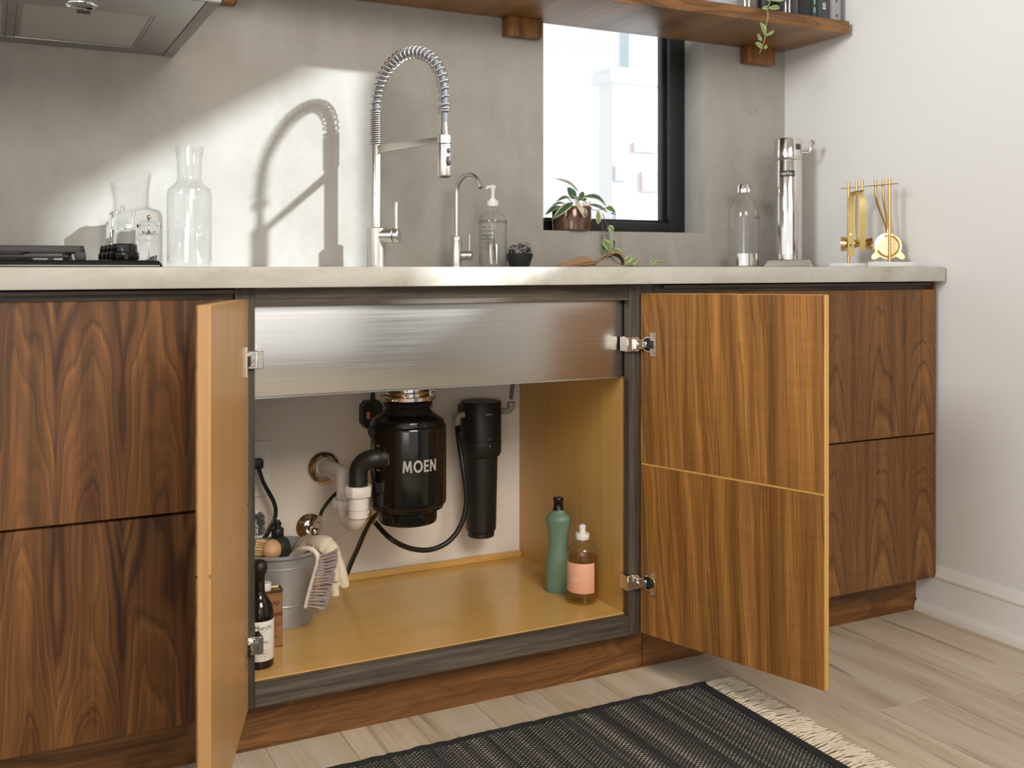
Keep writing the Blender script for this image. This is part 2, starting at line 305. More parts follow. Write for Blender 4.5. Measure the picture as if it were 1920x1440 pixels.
# ------------------------------------------------------------------ mesh builder
ORG = {}
class MB:
    def __init__(s): s.bm = bmesh.new(); s.mi = 0
    def _new(s, faces):
        for f in faces: f.material_index = s.mi
    def slot(s, i): s.mi = i; return s
    def hexa(s, p, bevel=0.0, seg=2):
        """p: 8 points, bottom ring 0-3 then top ring 4-7 (counter-clockwise from above)"""
        v = [s.bm.verts.new(q) for q in p]
        F = [s.bm.faces.new([v[i] for i in q]) for q in ((3,2,1,0), (4,5,6,7), (0,1,5,4), (1,2,6,5), (2,3,7,6), (3,0,4,7))]
        s._new(F)
        if bevel:
            es = list({e for f in F for e in f.edges})
            r = bmesh.ops.bevel(s.bm, geom=es, offset=bevel, segments=seg, affect='EDGES', profile=0.6)
            s._new(r['faces'])
        return s
    def box(s, a, b, bevel=0.0, seg=2):
        x0, y0, z0 = a; x1, y1, z1 = b
        return s.hexa([(x0,y0,z0),(x1,y0,z0),(x1,y1,z0),(x0,y1,z0),(x0,y0,z1),(x1,y0,z1),(x1,y1,z1),(x0,y1,z1)], bevel, seg)
    def lathe(s, prof, c=(0,0,0), n=32, axis=(0,0,1), a0=0.0, a1=2*PI, sx=1.0, sy=1.0, lobes=None):
        """prof: [(r, h)...] turned about axis through c"""
        q = Vector((0,0,1)).rotation_difference(Vector(axis)).to_matrix(); c = Vector(c)
        full = abs(a1-a0-2*PI) < 1e-6; cnt = n if full else n+1; rings = []
        for r, h in prof:
            if r < 1e-7 and full: rings.append([s.bm.verts.new(c+q@Vector((0,0,h)))]); continue
            ring = []
            for i in range(cnt):
                a = a0+(a1-a0)*i/n; rr = r*(lobes(a) if lobes else 1)
                ring.append(s.bm.verts.new(c+q@Vector((rr*sx*math.cos(a), rr*sy*math.sin(a), h))))
            rings.append(ring)
        F = []
        for A, B in zip(rings, rings[1:]):
            for i in range(n):
                j = (i+1) % cnt
                if len(A) == 1 and len(B) == 1: continue
                if len(A) == 1: f = [A[0], B[j], B[i]]
                elif len(B) == 1: f = [A[i], A[j], B[0]]
                else: f = [A[i], A[j], B[j], B[i]]
                try: F.append(s.bm.faces.new(f))
                except ValueError: pass
        s._new(F); return s
    def cyl(s, p, q, r0, r1=None, n=20, bev=0.0):
        p = Vector(p); q = Vector(q); L = (q-p).length; r1 = r0 if r1 is None else r1
        pr = [(0,0), (r0-bev,0), (r0,bev), (r1,L-bev), (r1-bev,L), (0,L)] if bev else [(0,0), (r0,0), (r1,L), (0,L)]
        return s.lathe(pr, p, n, (q-p).normalized())
    def tube(s, pts, r, n=10, caps=True, closed=False, flat=1.0, up=None):
        """sweep a (possibly flattened) circle along pts; r is a number or a list"""
        P = [Vector(p) for p in pts]; m = len(P); R = r if isinstance(r, (list, tuple)) else [r]*m
        T = []
        for i in range(m):
            a = P[(i-1) % m] if (closed or i > 0) else P[i]; b = P[(i+1) % m] if (closed or i < m-1) else P[i]
            d = b-a; T.append(d.normalized() if d.length > 1e-9 else Vector((0,0,1)))
        u = Vector(up) if up is not None else (Vector((0,0,1)) if abs(T[0].z) < 0.9 else Vector((1,0,0)))
        rings = []
        for i in range(m):
            if up is not None: u = Vector(up)
            u = u-T[i]*u.dot(T[i]); u.normalize(); v = T[i].cross(u)
            rings.append([s.bm.verts.new(P[i]+(u*math.cos(2*PI*k/n)*flat+v*math.sin(2*PI*k/n))*R[i]) for k in range(n)])
        F = []; prs = list(zip(rings, rings[1:]))
        if closed: prs.append((rings[-1], rings[0]))
        for A, B in prs:
            for k in range(n):
                F.append(s.bm.faces.new([A[k], A[(k+1) % n], B[(k+1) % n], B[k]]))
        if caps and not closed:
            F.append(s.bm.faces.new(rings[0][::-1])); F.append(s.bm.faces.new(rings[-1]))
        s._new(F); return s
    def ball(s, c, r, seg=16, rings=10, sc=(1,1,1)):
        pr = [(r*math.sin(PI*i/rings), -r*math.cos(PI*i/rings)) for i in range(rings+1)]; pr[0] = (0,-r); pr[-1] = (0,r)
        k = len(s.bm.verts); s.lathe(pr, (0,0,0), seg); s.bm.verts.ensure_lookup_table()
        for v in s.bm.verts[k:]: v.co = Vector((v.co.x*sc[0], v.co.y*sc[1], v.co.z*sc[2]))+Vector(c)
        return s
    def prism(s, poly, fn, a, b):
        """poly: 2-D outline; fn(u, v, t) -> point; extruded from t=a to t=b"""
        A = [s.bm.verts.new(fn(u, v, a)) for u, v in poly]; B = [s.bm.verts.new(fn(u, v, b)) for u, v in poly]; n = len(poly)
        F = [s.bm.faces.new(A[::-1]), s.bm.faces.new(B)]
        F += [s.bm.faces.new([A[i], A[(i+1) % n], B[(i+1) % n], B[i]]) for i in range(n)]
        s._new(F); return s
    def grid(s, fn, nu, nv):
        V = [[s.bm.verts.new(fn(i/nu, j/nv)) for j in range(nv+1)] for i in range(nu+1)]
        F = [s.bm.faces.new([V[i][j], V[i+1][j], V[i+1][j+1], V[i][j+1]]) for i in range(nu) for j in range(nv)]
        s._new(F); return V
    def text(s, txt, size, fn, bold=0.0, spacing=1.0):
        """flat lettering: fn(u, v) maps the text plane (origin at its centre) to a point"""
        cu = bpy.data.curves.new('lettering', 'FONT'); cu.body = txt; cu.size = size; cu.align_x = 'CENTER'; cu.align_y = 'CENTER'
        cu.resolution_u = 3; cu.space_character = spacing
        ob = bpy.data.objects.new('lettering', cu); me = bpy.data.meshes.new_from_object(ob)
        tb = bmesh.new(); tb.from_mesh(me); bmesh.ops.triangulate(tb, faces=tb.faces, quad_method='BEAUTY', ngon_method='EAR_CLIP'); tb.verts.index_update()
        vs_ = [s.bm.verts.new(fn(v.co.x, v.co.y)) for v in tb.verts]; F = []
        for p in tb.faces:
            try: F.append(s.bm.faces.new([vs_[v.index] for v in p.verts]))
            except ValueError: pass
        tb.free()
        s._new(F); bpy.data.objects.remove(ob); bpy.data.curves.remove(cu); bpy.data.meshes.remove(me); return s
    def fine_print(s, width, h, fn, seed=1):
        """a line of print too small to read: a row of little word strokes, centred"""
        rr = random.Random(seed); x = -width/2
        while x < width/2-h:
            w_ = min(rr.uniform(1.2, 4.0)*h, width/2-x); n = max(1, int(w_/(h*.9)))
            for i in range(n):
                a = x+i*h*.9; b = a+h*.62; t_ = h*rr.choice((.3, .3, .5)); V = [s.bm.verts.new(fn(u, v)) for u, v in ((a, -.3*h), (b, -.3*h), (b, t_), (a, t_))]; s._new([s.bm.faces.new(V)])
            x += w_+h*.8
        return s
    def letters(s, word, h, fn, gap=.13):
        """heavy sans capitals drawn as outlines: fn(u, v) maps the letter plane, origin at the word's centre"""
        G = {'M': (1.0, [(0,0),(.10,1),(.30,1),(.5,.44),(.70,1),(.90,1),(1,0),(.80,0),(.745,.60),(.57,.10),(.43,.10),(.255,.60),(.20,0)]),
             'E': (.60, [(0,0),(0,1),(.59,1),(.59,.83),(.2,.83),(.2,.60),(.54,.60),(.54,.43),(.2,.43),(.2,.17),(.60,.17),(.60,0)]),
             'N': (.82, [(0,0),(0,1),(.19,1),(.62,.36),(.62,1),(.82,1),(.82,0),(.63,0),(.2,.64),(.2,0)]), 'O': (1.02, None)}
        tot = sum(G[c][0] for c in word)+gap*(len(word)-1); x = -tot/2
        for c in word:
            w_, pl = G[c]
            if pl is None:
                n = 32; ring = [[s.bm.verts.new(fn((x+w_/2+a*math.cos(2*PI*i/n))*h, (.0+b*math.sin(2*PI*i/n))*h)) for i in range(n)] for a, b in ((.51, .52), (.30, .33))]
                F = [s.bm.faces.new([ring[0][i], ring[0][(i+1) % n], ring[1][(i+1) % n], ring[1][i]]) for i in range(n)]
            else:
                V = [s.bm.verts.new(fn((x+u)*h, (v-.5)*h)) for u, v in pl]
                F = [s.bm.faces.new([V[i] for i in q]) for q in tessellate_polygon([[Vector((u, v, 0)) for u, v in pl]])]
            s._new(F); x += w_+gap
        return s
    def build(s, name, mats, parent=None, sharp=38, frame=None, normals=True, world=True):
        """link as ONE mesh object, origin at its own centre; coordinates are world ones, or the door's own with frame=(pivot, angle)"""
        bm = s.bm
        if normals: bmesh.ops.recalc_face_normals(bm, faces=bm.faces)
        lo = Vector((min(v.co.x for v in bm.verts), min(v.co.y for v in bm.verts), min(v.co.z for v in bm.verts)))
        hi = Vector((max(v.co.x for v in bm.verts), max(v.co.y for v in bm.verts), max(v.co.z for v in bm.verts)))
        c = (lo+hi)/2
        for v in bm.verts: v.co -= c
        me = bpy.data.meshes.new(name); bm.to_mesh(me); bm.free()
        for f in me.polygons: f.use_smooth = True
        me.set_sharp_from_angle(angle=math.radians(sharp))
        for m_ in (mats if isinstance(mats, (list, tuple)) else [mats]): me.materials.append(M[m_])
        o = bpy.data.objects.new(name, me); C.objects.link(o)
        if frame is not None:
            piv, a = frame; R = Matrix.Rotation(a, 3, 'Z')
            o.rotation_euler.z = a; o.location = Vector(piv)+R@c-(ORG[parent] if parent else Vector())
        else: o.location = c-(ORG[parent] if parent else Vector())
        ORG[o] = c; o.parent = parent
        return o

def tag(o, label, cat, group=None):
    o['label'] = label; o['category'] = cat
    if group: o['group'] = group
    return o
def thing(name, label, cat, base, group=None):
    o = bpy.data.objects.new(name, None); C.objects.link(o); o.location = base; o.empty_display_size = 0.05
    ORG[o] = Vector(base); return tag(o, label, cat, group)
def struct(mb, name, mats, parent=None, **k):
    o = mb.build(name, mats, parent, **k)
    if parent is None: o['kind'] = 'structure'
    return o

# ------------------------------------------------------------------ the room
WY = 2.475           # face of the plastered wall
WX = 2.225           # face of the white wall
WIN = (1.360, 1.913, 1.017, 1.70)
mb = MB()
x0, x1, z0, z1 = WIN
T = 0.16
mb.box((-3.2, WY, 0), (x0, WY+T, 2.7)).box((x1, WY, 0), (WX+0.2, WY+T, 2.7)).box((x0, WY, 0), (x1, WY+T, z0)).box((x0, WY, z1), (x1, WY+T, 2.7))
struct(mb, 'wall_back', 'plaster')
# the white wall, with the tall window beyond the frame that lets the sun in
mb = MB(); a, b, c, d = 0.20, 1.10, 1.65, 2.46
mb.box((WX, b, 0), (WX+0.2, WY, 2.7)).box((WX, -3.0, 0), (WX+0.2, a, 2.7)).box((WX, a, 0), (WX+0.2, b, c)).box((WX, a, d), (WX+0.2, b, 2.7))
struct(mb, 'wall_right', 'white_wall')
mb = MB()
for q in (((WX+.10, a, c), (WX+.14, a+.03, d)), ((WX+.10, b-.03, c), (WX+.14, b, d)), ((WX+.10, a+.03, c), (WX+.14, b-.03, c+.03)), ((WX+.10, a+.03, d-.03), (WX+.14, b-.03, d))): mb.box(*q)
struct(mb, 'window_2', 'frame_black')
struct(MB().box((1.70, -3.2, 0), (WX+.2, -3.0, 2.7)), 'added_wall_front', 'dark_wall')  # added unseen wall, kept dark so the steel apron mirrors it dark
struct(MB().box((-3.2, -3.0, 2.7), (WX+.2, WY+T, 2.8)), 'ceiling', 'ceil')
M['gap'] = plain('plank_joint', (.26,.20,.14), 0.9)
fl = struct(MB().box((-3.2, -3.0, -0.06), (WX+.2, WY+T, -0.012)), 'floor', 'gap')
PW = 0.146; col = 0; meshes = {}
x = WX-0.004
while x > -1.6:
    y = 2.40-(0.37*col*1.7) % 1.22; first = True; ys = []
    top = 2.05
    seq = top+((col*0.53) % 1.0)*1.2
    while seq > -1.0:
        ya, yb = max(seq-1.22, -1.0), min(seq, top)
        if yb-ya > 0.03:
            key_ = round(yb-ya, 3)
            if key_ not in meshes:
                o = MB().box((x-PW+.00025, ya+.00025, -0.012), (x-.00025, yb-.00025, 0.0), 0.0006, 1).build('plank', 'plank', fl)
                meshes[key_] = o.data
            else:
                o = bpy.data.objects.new('plank', meshes[key_]); C.objects.link(o); o.parent = fl
                o.location = Vector((x-PW/2, (ya+yb)/2, -0.006))-ORG[fl]
        seq -= 1.22
    x -= PW; col += 1
# skirting with its moulded cap and shoe
prof = [(0,0), (.024,0), (.024,.012), (.020,.022), (.014,.027), (.013,.030), (.013,.098), (.0165,.102), (.0165,.108), (.012,.111), (.011,.119), (.006,.126), (.004,.131), (0,.131)]
mb = MB().prism(prof, lambda u, v, t: (WX-u, t, v), -2.9, 1.949)
mb.prism([(0,.03),(.013,.03),(.013,.098),(.0165,.102),(.0165,.108),(.012,.111),(.011,.119),(.006,.126),(.004,.131),(0,.131)], lambda u, v, t: (WX-u, t, v), 1.949, 1.953)
struct(mb, 'baseboard_right', 'trim')
# window: black frame set back in the opening, pane
mb = MB(); fy = WY+0.098; s_ = 0.058
mb.box((x0, fy, z0), (x0+s_-.010, fy+.05, z1), .003).box((x1-s_, fy, z0), (x1, fy+.05, z1), .003).box((x0+s_, fy, z0), (x1-s_, fy+.05, z0+.033), .003).box((x0+s_, fy, z1-.05), (x1-s_, fy+.05, z1), .003)
wn = struct(mb, 'window_1', 'frame_black')
mb = MB(); i_ = 0.014
mb.box((x0+s_-.010, fy+.022, z0+.033), (x0+s_+i_-.012, fy+.045, z1-.05), .002).box((x1-s_-i_, fy+.022, z0+.033), (x1-s_, fy+.045, z1-.05), .002).box((x0+s_+i_, fy+.022, z0+.033), (x1-s_-i_, fy+.045, z0+.033+.009), .002)
mb.build('sash', 'frame_black', wn)
MB().box((x0+s_-.012, fy+.034, z0+.035), (x1-s_, fy+.038, z1-.05)).build('pane', 'pane', wn)

# pale buildings across the street, far beyond the window
def far_house(mats, px0, px1, py0, py1, Y, label):
    p = at(px0, py1, Y); q = at(px1, py0, Y)
    t = thing('street_building', label, 'building', ((p.x+q.x)/2, Y+.25, -4.0), 'far buildings beyond the window')
    MB().box((p.x, Y, -4), (q.x, Y+.5, q.z)).build('wall', mats, t)
    MB().box((p.x-.1, Y-.1, q.z), (q.x+.1, Y+.6, q.z+.25)).build('roof', 'far_white', t)
    return t, p, q
t, p, q = far_house('far_white', 1150, 1320, 170, 520, 16.0, 'pale far building beyond the window, with pink and violet fronts')
for (a_, b_, c_, d_, m_) in ((1185, 1232, 268, 284, 'far_pink'), (1200, 1234, 322, 358, 'far_pink'), (1149, 1176, 312, 338, 'far_violet'), (1150, 1180, 395, 414, 'far_violet')):
    u = at(a_, d_, 16); v = at(b_, c_, 16); MB().box((u.x, 15.9, u.z), (v.x, 16.0, v.z)).build('awning', m_, t)
t, p, q = far_house('far_blue', 1181, 1400, 72, 160, 22.0, 'taller pale blue far building seen high in the window')

# ------------------------------------------------------------------ worktop and sink
CT, CB = 0.9165, 0.8785
mb = MB()
sx0, sx1, sy0, sy1 = 0.462, 1.225, 1.96, 2.30
mb.box((-1.4, 1.86, CB), (2.215, sy0, CT), .003).box((-1.4, sy1, CB), (2.215, WY-.001, CT), .002).box((-1.4, sy0, CB), (sx0, sy1, CT)).box((sx1, sy0, CB), (2.215, sy1, CT))
tag(mb.build('worktop', 'stone'), 'long pale stone worktop running over all the cabinets', 'worktop')
t = thing('sink', 'wide brushed steel sink with a flat apron inside the open cabinet', 'sink', (0.845, 2.13, 0.668))
MB().box((.4415, 1.926, .672), (1.272, 1.932, CB-.002), .0015).build('apron', 'steel', t)
mb = MB().box((.4415, 1.9325, .668), (.449, 2.32, CB-.002)).box((1.244, 1.9325, .668), (1.252, 2.32, CB-.002)).box((.449, 2.312, .668), (1.244, 2.32, CB-.002))
mb.box((.449, 1.9325, .668), (1.244, 2.312, .674)); mb.build('basin', 'steel', t)
MB().lathe([(.03,.674),(.05,.674),(.052,.677),(.045,.678),(.03,.676)], (.846, 2.18, 0)).build('drain_rim', 'chrome', t)

# ------------------------------------------------------------------ cabinets
ZF, ZT, ZG = 0.1045, 0.858, 0.480      # fronts: bottom, top, split line
FY = 1.883
def drawers(name, label, xa, xb, mat, kick, end=False, flip=1):
    t = thing(name, label, 'cabinet', ((xa+xb)/2, 2.15, 0))
    mb = MB().box((xa+.002, 1.915, ZF), (xa+.02, 2.44, CB-.003)).box((xb-.02, 1.915, ZF), (xb-.002, 2.44, CB-.003)).box((xa+.02, 1.915, ZF), (xb-.02, 2.44, ZF+.018)).box((xa+.02, 2.43, ZF+.018), (xb-.02, 2.44, CB-.003))
    mb.build('carcass', 'oak', t)
    MB().box((xa+.002, 1.905, ZT-.012), (xb-.002, 1.914, CB-.0035), .001).build('finger_rail', 'oak', t)
    MB().box((xa+.02, 1.893, CB-.0105), (xb-.002, 1.9045, CB-.0035), .001).build('stepped_rail', 'oak', t)  # second step of the dark rail above the drawers
    for k, (za, zb) in enumerate(((ZF, ZG-.0018), (ZG+.0018, ZT))):
        MB().box((xa+.002, FY, za), (xb-.002, FY+.02, zb), .0012, 1).build('drawer_front', mat, t)
    MB().box((xa+.002, 1.952, 0.0), (xb+(.0050 if end else -.003), 1.968, ZF-.0005)).build('toe_kick', kick, t)
    if end: MB().box((xb+.0005, FY+.004, ZF), (xb+.0065, 2.44, CB-.001), .001).build('end_panel', 'wal_kick', t)
    return t
drawers('drawer_cabinet', 'dark streaky walnut drawer cabinet under the black cooktop', -1.40, 0.400, 'wal_left', 'wal_kick')
drawers('drawer_cabinet', 'walnut drawer cabinet with arched grain beside the white wall', 1.330, 2.205, 'wal_right', 'wal_kick', True)

sc = thing('sink_cabinet', 'open walnut sink cabinet with two doors swung wide and yellow inside', 'cabinet', (0.86, 2.17, 0))
OX0, OX1 = 0.4375, 1.262
MB().box((OX0-.019, 1.9335, .10), (OX0-.0005, 2.43, CB-.003)).build('side_panel', 'birch', sc)
MB().box((OX1+.0005, 1.9335, .10), (OX1+.019, 2.43, CB-.003)).build('side_panel', 'birch', sc)
MB().box((OX0, 1.9225, .127), (OX1, 2.43, .1445)).build('bottom_panel', 'birch_x', sc)
MB().box((OX0-.019, 2.4305, .10), (OX1+.019, 2.4425, CB-.003)).build('back_panel', 'inner_white', sc)
MB().box((OX0, 2.418, .145), (OX1, 2.430, .1605), .001).build('cleat', 'birch_x', sc)
MB().box((.4005, 1.9025, .10), (OX0, 1.922, CB-.0015), .001).build('stile', 'oak_z', sc)
MB().box((OX1, 1.9025, .10), (1.3295, 1.922, CB-.0015), .001).build('stile', 'oak_z', sc)
MB().box((OX0+.0003, 1.9035, .8425), (OX1-.0003, 1.9215, CB-.0015), .001).build('top_rail', 'oak', sc)
MB().box((OX0+.0003, 1.9035, .10), (OX1-.0003, 1.9215, .1425), .001).build('bottom_rail', 'oak', sc)
MB().box((.4005, 1.952, 0.0), (1.3295, 1.968, .0995)).build('toe_kick', 'wal_kick', sc)

def door(pivot, ang, side, face_mat, label):
    """own frame: x from hinge to free edge, y through the thickness (0 = inner face), z up"""
    W, Z0, Z1, UP = 0.443, ZF, ZT-.0005, 0.0055
    fr = (pivot, ang); th = 0.020*side
    def slab(ya, yb, xa, xb, za, zb, lift=True, bev=0.0):
        k = lambda x: UP*x/W if lift else 0
        if ya > yb: ya, yb = yb, ya
        m_ = MB(); m_.hexa([(xa,ya,za),(xb,ya,za),(xb,yb,za),(xa,yb,za),(xa,ya,zb+k(xa)),(xb,ya,zb+k(xb)),(xb,yb,zb+k(xb)),(xa,yb,zb+k(xa))], bev, 1); return m_
    d_ = slab(.0022*side, th-.0022*side, 0, W, Z0, Z1, True, .0006).build('door', 'core_gold' if side > 0 else 'core', sc, frame=fr); d_['label'] = label
    for ya, yb, mt in ((0, .0021*side, face_mat), (th-.0021*side, th, 'wal_right' if side > 0 else 'wal_left')):
        slab(ya, yb, 0.0004, W-.0012, Z0, ZG-.0024, False).build('panel', mt, d_)
        slab(ya, yb, 0.0004, W-.0012, ZG+.0024, Z1-.0005).build('panel', mt, d_)
    for zc in (0.7455, 0.2195):
        s = -side; m_ = MB()      # cup plate on the inner face, standing proud towards -y*side
        y_ = lambda k: -0.0*side+s*k
        m_.box((.027, min(y_(.0002), y_(.0022)), zc-.027), (.043, max(y_(.0002), y_(.0022)), zc+.027), .0008, 1)
        m_.box((.0425, min(y_(.0002), y_(.004)), zc-.027), (.0445, max(y_(.0002), y_(.004)), zc+.027))
        m_.lathe([(.0150,0.0002),(.0175,0.0002),(.0175,.0030),(.0145,.0030),(.0135,.0008)], (.0235, 0, zc), 24, (0, s, 0))
        m_.box((.004, min(y_(.003), y_(.009)), zc-.007), (.022, max(y_(.003), y_(.009)), zc+.007), .001, 1)
        for k in (-1, 1):
            m_.lathe([(.0038,.0022),(.0032,.0034),(.0012,.0034),(.0008,.0026),(0,.0026)], (.035, 0, zc+k*.0205), 12, (0, s, 0))
        m_.slot(1).lathe([(0,.0009),(.0142,.0009)], (.0235, 0, zc), 24, (0, s, 0))
        m_.box((.012, min(y_(.001), y_(.0075)), zc-.0085), (.036, max(y_(.001), y_(.0075)), zc+.0085), .001, 1)
        h = m_.build('hinge', ['hinge', 'black'], d_); h['label'] = 'nickel concealed hinge cup'
    return d_
angR = math.atan2(-0.952, 0.305); angL = math.atan2(-0.419, -0.1465)
door((1.2885, 1.896, 0), angR, 1, 'wal_door', 'right leaf, walnut with gold split line')
door((0.4235, 1.896, 0), angL, -1, 'door_glare', 'left leaf, inside painted paler for glare')
# hinge arms wrapped round the stiles
for xs, s in ((OX1, 1), (OX0, -1)):
    for zc in (0.7455, 0.2195):
        m_ = MB(); X = lambda k: xs+s*k
        def bx(a0, a1, y0, y1, z0_, z1_, bv=.0012): m_.box((min(X(a0), X(a1)), y0, z0_), (max(X(a0), X(a1)), y1, z1_), bv, 1)
        bx(-.0125, -.0008, 1.888, 1.921, zc-.0165, zc+.0165); bx(-.002, .020, 1.8915, 1.9018, zc-.0165, zc+.0165)
        bx(.006, .0235, 1.880, 1.8910, zc-.011, zc+.011)
        bx(.002, .019, 1.889, 1.8915, zc-.0125, zc+.0125, .0005)
        m_.lathe([(0,.0), (.0035,0), (.0035,.002), (.001,.0022), (0,.0012)], (X(.011), 1.8800, zc), 10, (0,-1,0))
        m_.slot(1); bx(.009, .013, 1.8785, 1.8800, zc-.0008, zc+.0008, 0)
        m_.build('hinge_arm', ['hinge', 'black'], sc)

# ------------------------------------------------------------------ shelf and what stands on it
SZ0, SZ1, SY = 1.587, 1.6225, 2.183
t = thing('floating_shelf', 'thick walnut shelf board crossing above the window on wooden blocks', 'shelf', (1.3, 2.33, SZ0))
MB().box((0.40, SY, SZ0), (2.205, WY-.001, SZ1), .002).build('board', 'wal_shelf', t)
for xa, xb in ((.415, .520), (1.232, 1.3375), (2.047, 2.155)):
    MB().box((xa, 2.440, 1.5365), (xb, WY-.001, SZ0-.0002), .002).build('block', 'wal_block', t)
def sx(px, Y=2.21): return at(px, 20, Y).x
t = thing('canister', 'pale metal canister on the shelf, only its foot in view', 'jar', (sx(1352, 2.26), 2.26, SZ1))
c = t.location; MB().lathe([(0,0),(.048,0),(.05,.002),(.05,.11),(.044,.12),(0,.12)], (c.x, c.y, SZ1), 28).build('body', 'paper_grey', t); MB().lathe([(.0505,.088),(.0505,.104),(.046,.112),(.03,.122),(0,.122)], (c.x, c.y, SZ1+.002), 28).build('lid', 'polished', t)
for px, Y, lab in ((1401, 2.235, 'clear glass tumbler on the shelf beside the pale canister'), (1477, 2.216, 'clear glass jar on the shelf between vine pot and books')):
    t = thing('glass_jar', lab, 'jar', (sx(px, Y), Y, SZ1)); c = t.location
    MB().lathe([(0,.003),(.028,.003),(.0285,.06),(.0285,.10),(.030,.10),(.030,.06),(.030,.002),(.027,0),(0,0)], (c.x, c.y, SZ1), 28).build('body', 'glass', t)
    MB().lathe([(0,.100),(.031,.100),(.031,.112),(0,.112)], (c.x, c.y, SZ1), 28).build('lid', 'polished', t)
# books: dark spines towards the room
for px0, px1, mt, lab, h in ((1494, 1516, 'book_black', 'thick black book at the end of the shelf, beside the glass jar', .21), (1518, 1527, 'book_green', 'thin dark green book between black and slate books on shelf', .19), (1529, 1552, 'book_slate', 'slate grey book with a white mark on its spine', .2)):
    a_, b_ = sx(px0), sx(px1)
    t = thing('book', lab, 'book', ((a_+b_)/2, 2.27, SZ1), 'books at the end of the shelf')
    MB().box((a_, 2.20, SZ1), (b_, 2.36, SZ1+h), .002).build('cover', mt, t)
    MB().box((a_+.002, 2.206, SZ1+.003), (b_-.002, 2.362, SZ1+h-.003)).build('pages', 'label', t)
    if mt != 'book_black':
        cx_ = (a_+b_)/2; m_ = MB()
        if mt == 'book_slate':
            m_.lathe([(.0035,0),(.006,0),(.006,.0003),(.0035,.0003)], (cx_, 2.1999, SZ1+.042), 16, (0,-1,0)); m_.box((cx_-.006, 2.1994, SZ1+.030), (cx_+.006, 2.1999, SZ1+.034))
            m_.build('spine_mark', 'ink_white', t)
        else:
            m_.fine_print(.06, .0045, lambda u, v: (cx_-v, 2.1995, SZ1+.07+u), 5); m_.build('spine_mark', 'ink_white', t, normals=False)
            MB().box((cx_-.003, 2.1995, SZ1+.016), (cx_+.003, 2.2, SZ1+.030)).build('spine_block', 'paper_grey', t)
a_, b_ = sx(1554), sx(1574)
t = thing('storage_box', 'grey riveted box on the shelf end beyond the books', 'box', ((a_+b_)/2, 2.28, SZ1))
MB().box((a_, 2.205, SZ1), (b_, 2.36, SZ1+.2), .002).build('body', 'paper_grey', t)
for z_ in (.018, .06, .1): MB().ball(((a_+b_)/2+.004, 2.2045, SZ1+z_), .0035, 10, 6, (1,.5,1)).build('rivet', 'dark_button', t)

def leaf(parent, base, tip, width, bend=0.15, mats=('leaf', 'leaf_edge'), out=(0,-1,0), fold=0.25, edge=0.16, name='leaf'):
    """a thick pointed leaf from base to tip, bowed towards 'out', with a paler margin"""
    b = Vector(base); e = Vector(tip); d = e-b; L = d.length; o_ = Vector(out); o_ = (o_-d*(o_.dot(d)/(L*L))).normalized(); sd = d.cross(o_).normalized()
    mb = MB(); NU = 10; cols = (-1, -1+edge*2, -.35, 0, .35, 1-edge*2, 1)
    def pt(u, c, h=0):
        wd = width/2*max(0.02, math.sin(PI*min(1, u**0.85))**0.75); 
        return b+d*u+o_*(math.sin(PI*u)*bend*L+abs(c)*fold*wd*0.6+h)+sd*(c*wd)
    V = [[mb.bm.verts.new(pt(i/NU, c)) for c in cols] for i in range(NU+1)]
    W = [[mb.bm.verts.new(pt(i/NU, c*.97, -.0007)) for c in cols] for i in range(NU+1)]
    for i in range(NU):
        for j in range(len(cols)-1):
            m_ = 1 if j in (0, len(cols)-2) else 0
            f = mb.bm.faces.new([V[i][j], V[i+1][j], V[i+1][j+1], V[i][j+1]]); f.material_index = m_
            f = mb.bm.faces.new([W[i][j], W[i][j+1], W[i+1][j+1], W[i+1][j]]); f.material_index = m_
        for j, q in ((0, 1), (len(cols)-1, -1)):
            f = mb.bm.faces.new([V[i][j], W[i][j], W[i+1][j], V[i+1][j]][::q]); f.material_index = 1
    return mb.build(name, list(mats), parent, sharp=80)

# trailing plant on the shelf
YV = 2.164
zz = lambda x, y, Y=YV: at(1300+x/6, y/6, Y)
t = thing('hanging_plant', 'green vine trailing over the shelf edge from a black pot', 'plant', (sx(1435, 2.275), 2.275, SZ1)); c = t.location
MB().lathe([(0,0),(.024,0),(.026,.004),(.030,.085),(.028,.085),(.025,.07),(0,.07)], (c.x, c.y, SZ1+.0004), 28).build('pot', 'black_matt', t)
MB().lathe([(0,.074),(.0262,.074),(.0258,.070)], (c.x, c.y, SZ1), 20).build('soil', 'soil', t)
MB().tube([(c.x, c.y, SZ1+.075), (c.x, c.y-.04, SZ1+.12), (c.x+.012, 2.195, SZ1+.10), zz(890, -60), zz(870, 0), zz(835, 90), zz(840, 200), zz(815, 290), zz(815, 400), zz(790, 480), zz(770, 545), zz(740, 605)], [.0014]*9+[.0012, .001, .0006], 8).build('stem', 'stem_green', t)
LG = ('leaf_lime', 'leaf_edge')
for b_, e_, w_, bd in (((845,92),(972,90),.012,.2), ((840,92),(772,92),.011,.2), ((803,395),(752,250),.0145,.1), ((818,400),(908,338),.0075,.15), ((768,462),(725,375),.010,-.12), ((772,540),(696,480),.0125,.1), ((797,548),(822,502),.009,.15), ((868,5),(770,-30),.013,.2), ((872,0),(1020,-6),.014,.2), ((875,-30),(820,-130),.016,.1)):
    leaf(t, zz(*b_), zz(*e_), w_, bd, LG, fold=.5, edge=.13)
for k in range(5):
    a_ = k*1.25; leaf(t, (c.x, c.y, SZ1+.085), (c.x+.026*math.cos(a_), c.y+.026*math.sin(a_), SZ1+.12+.01*k), .02, .2, LG, (0,0,1))

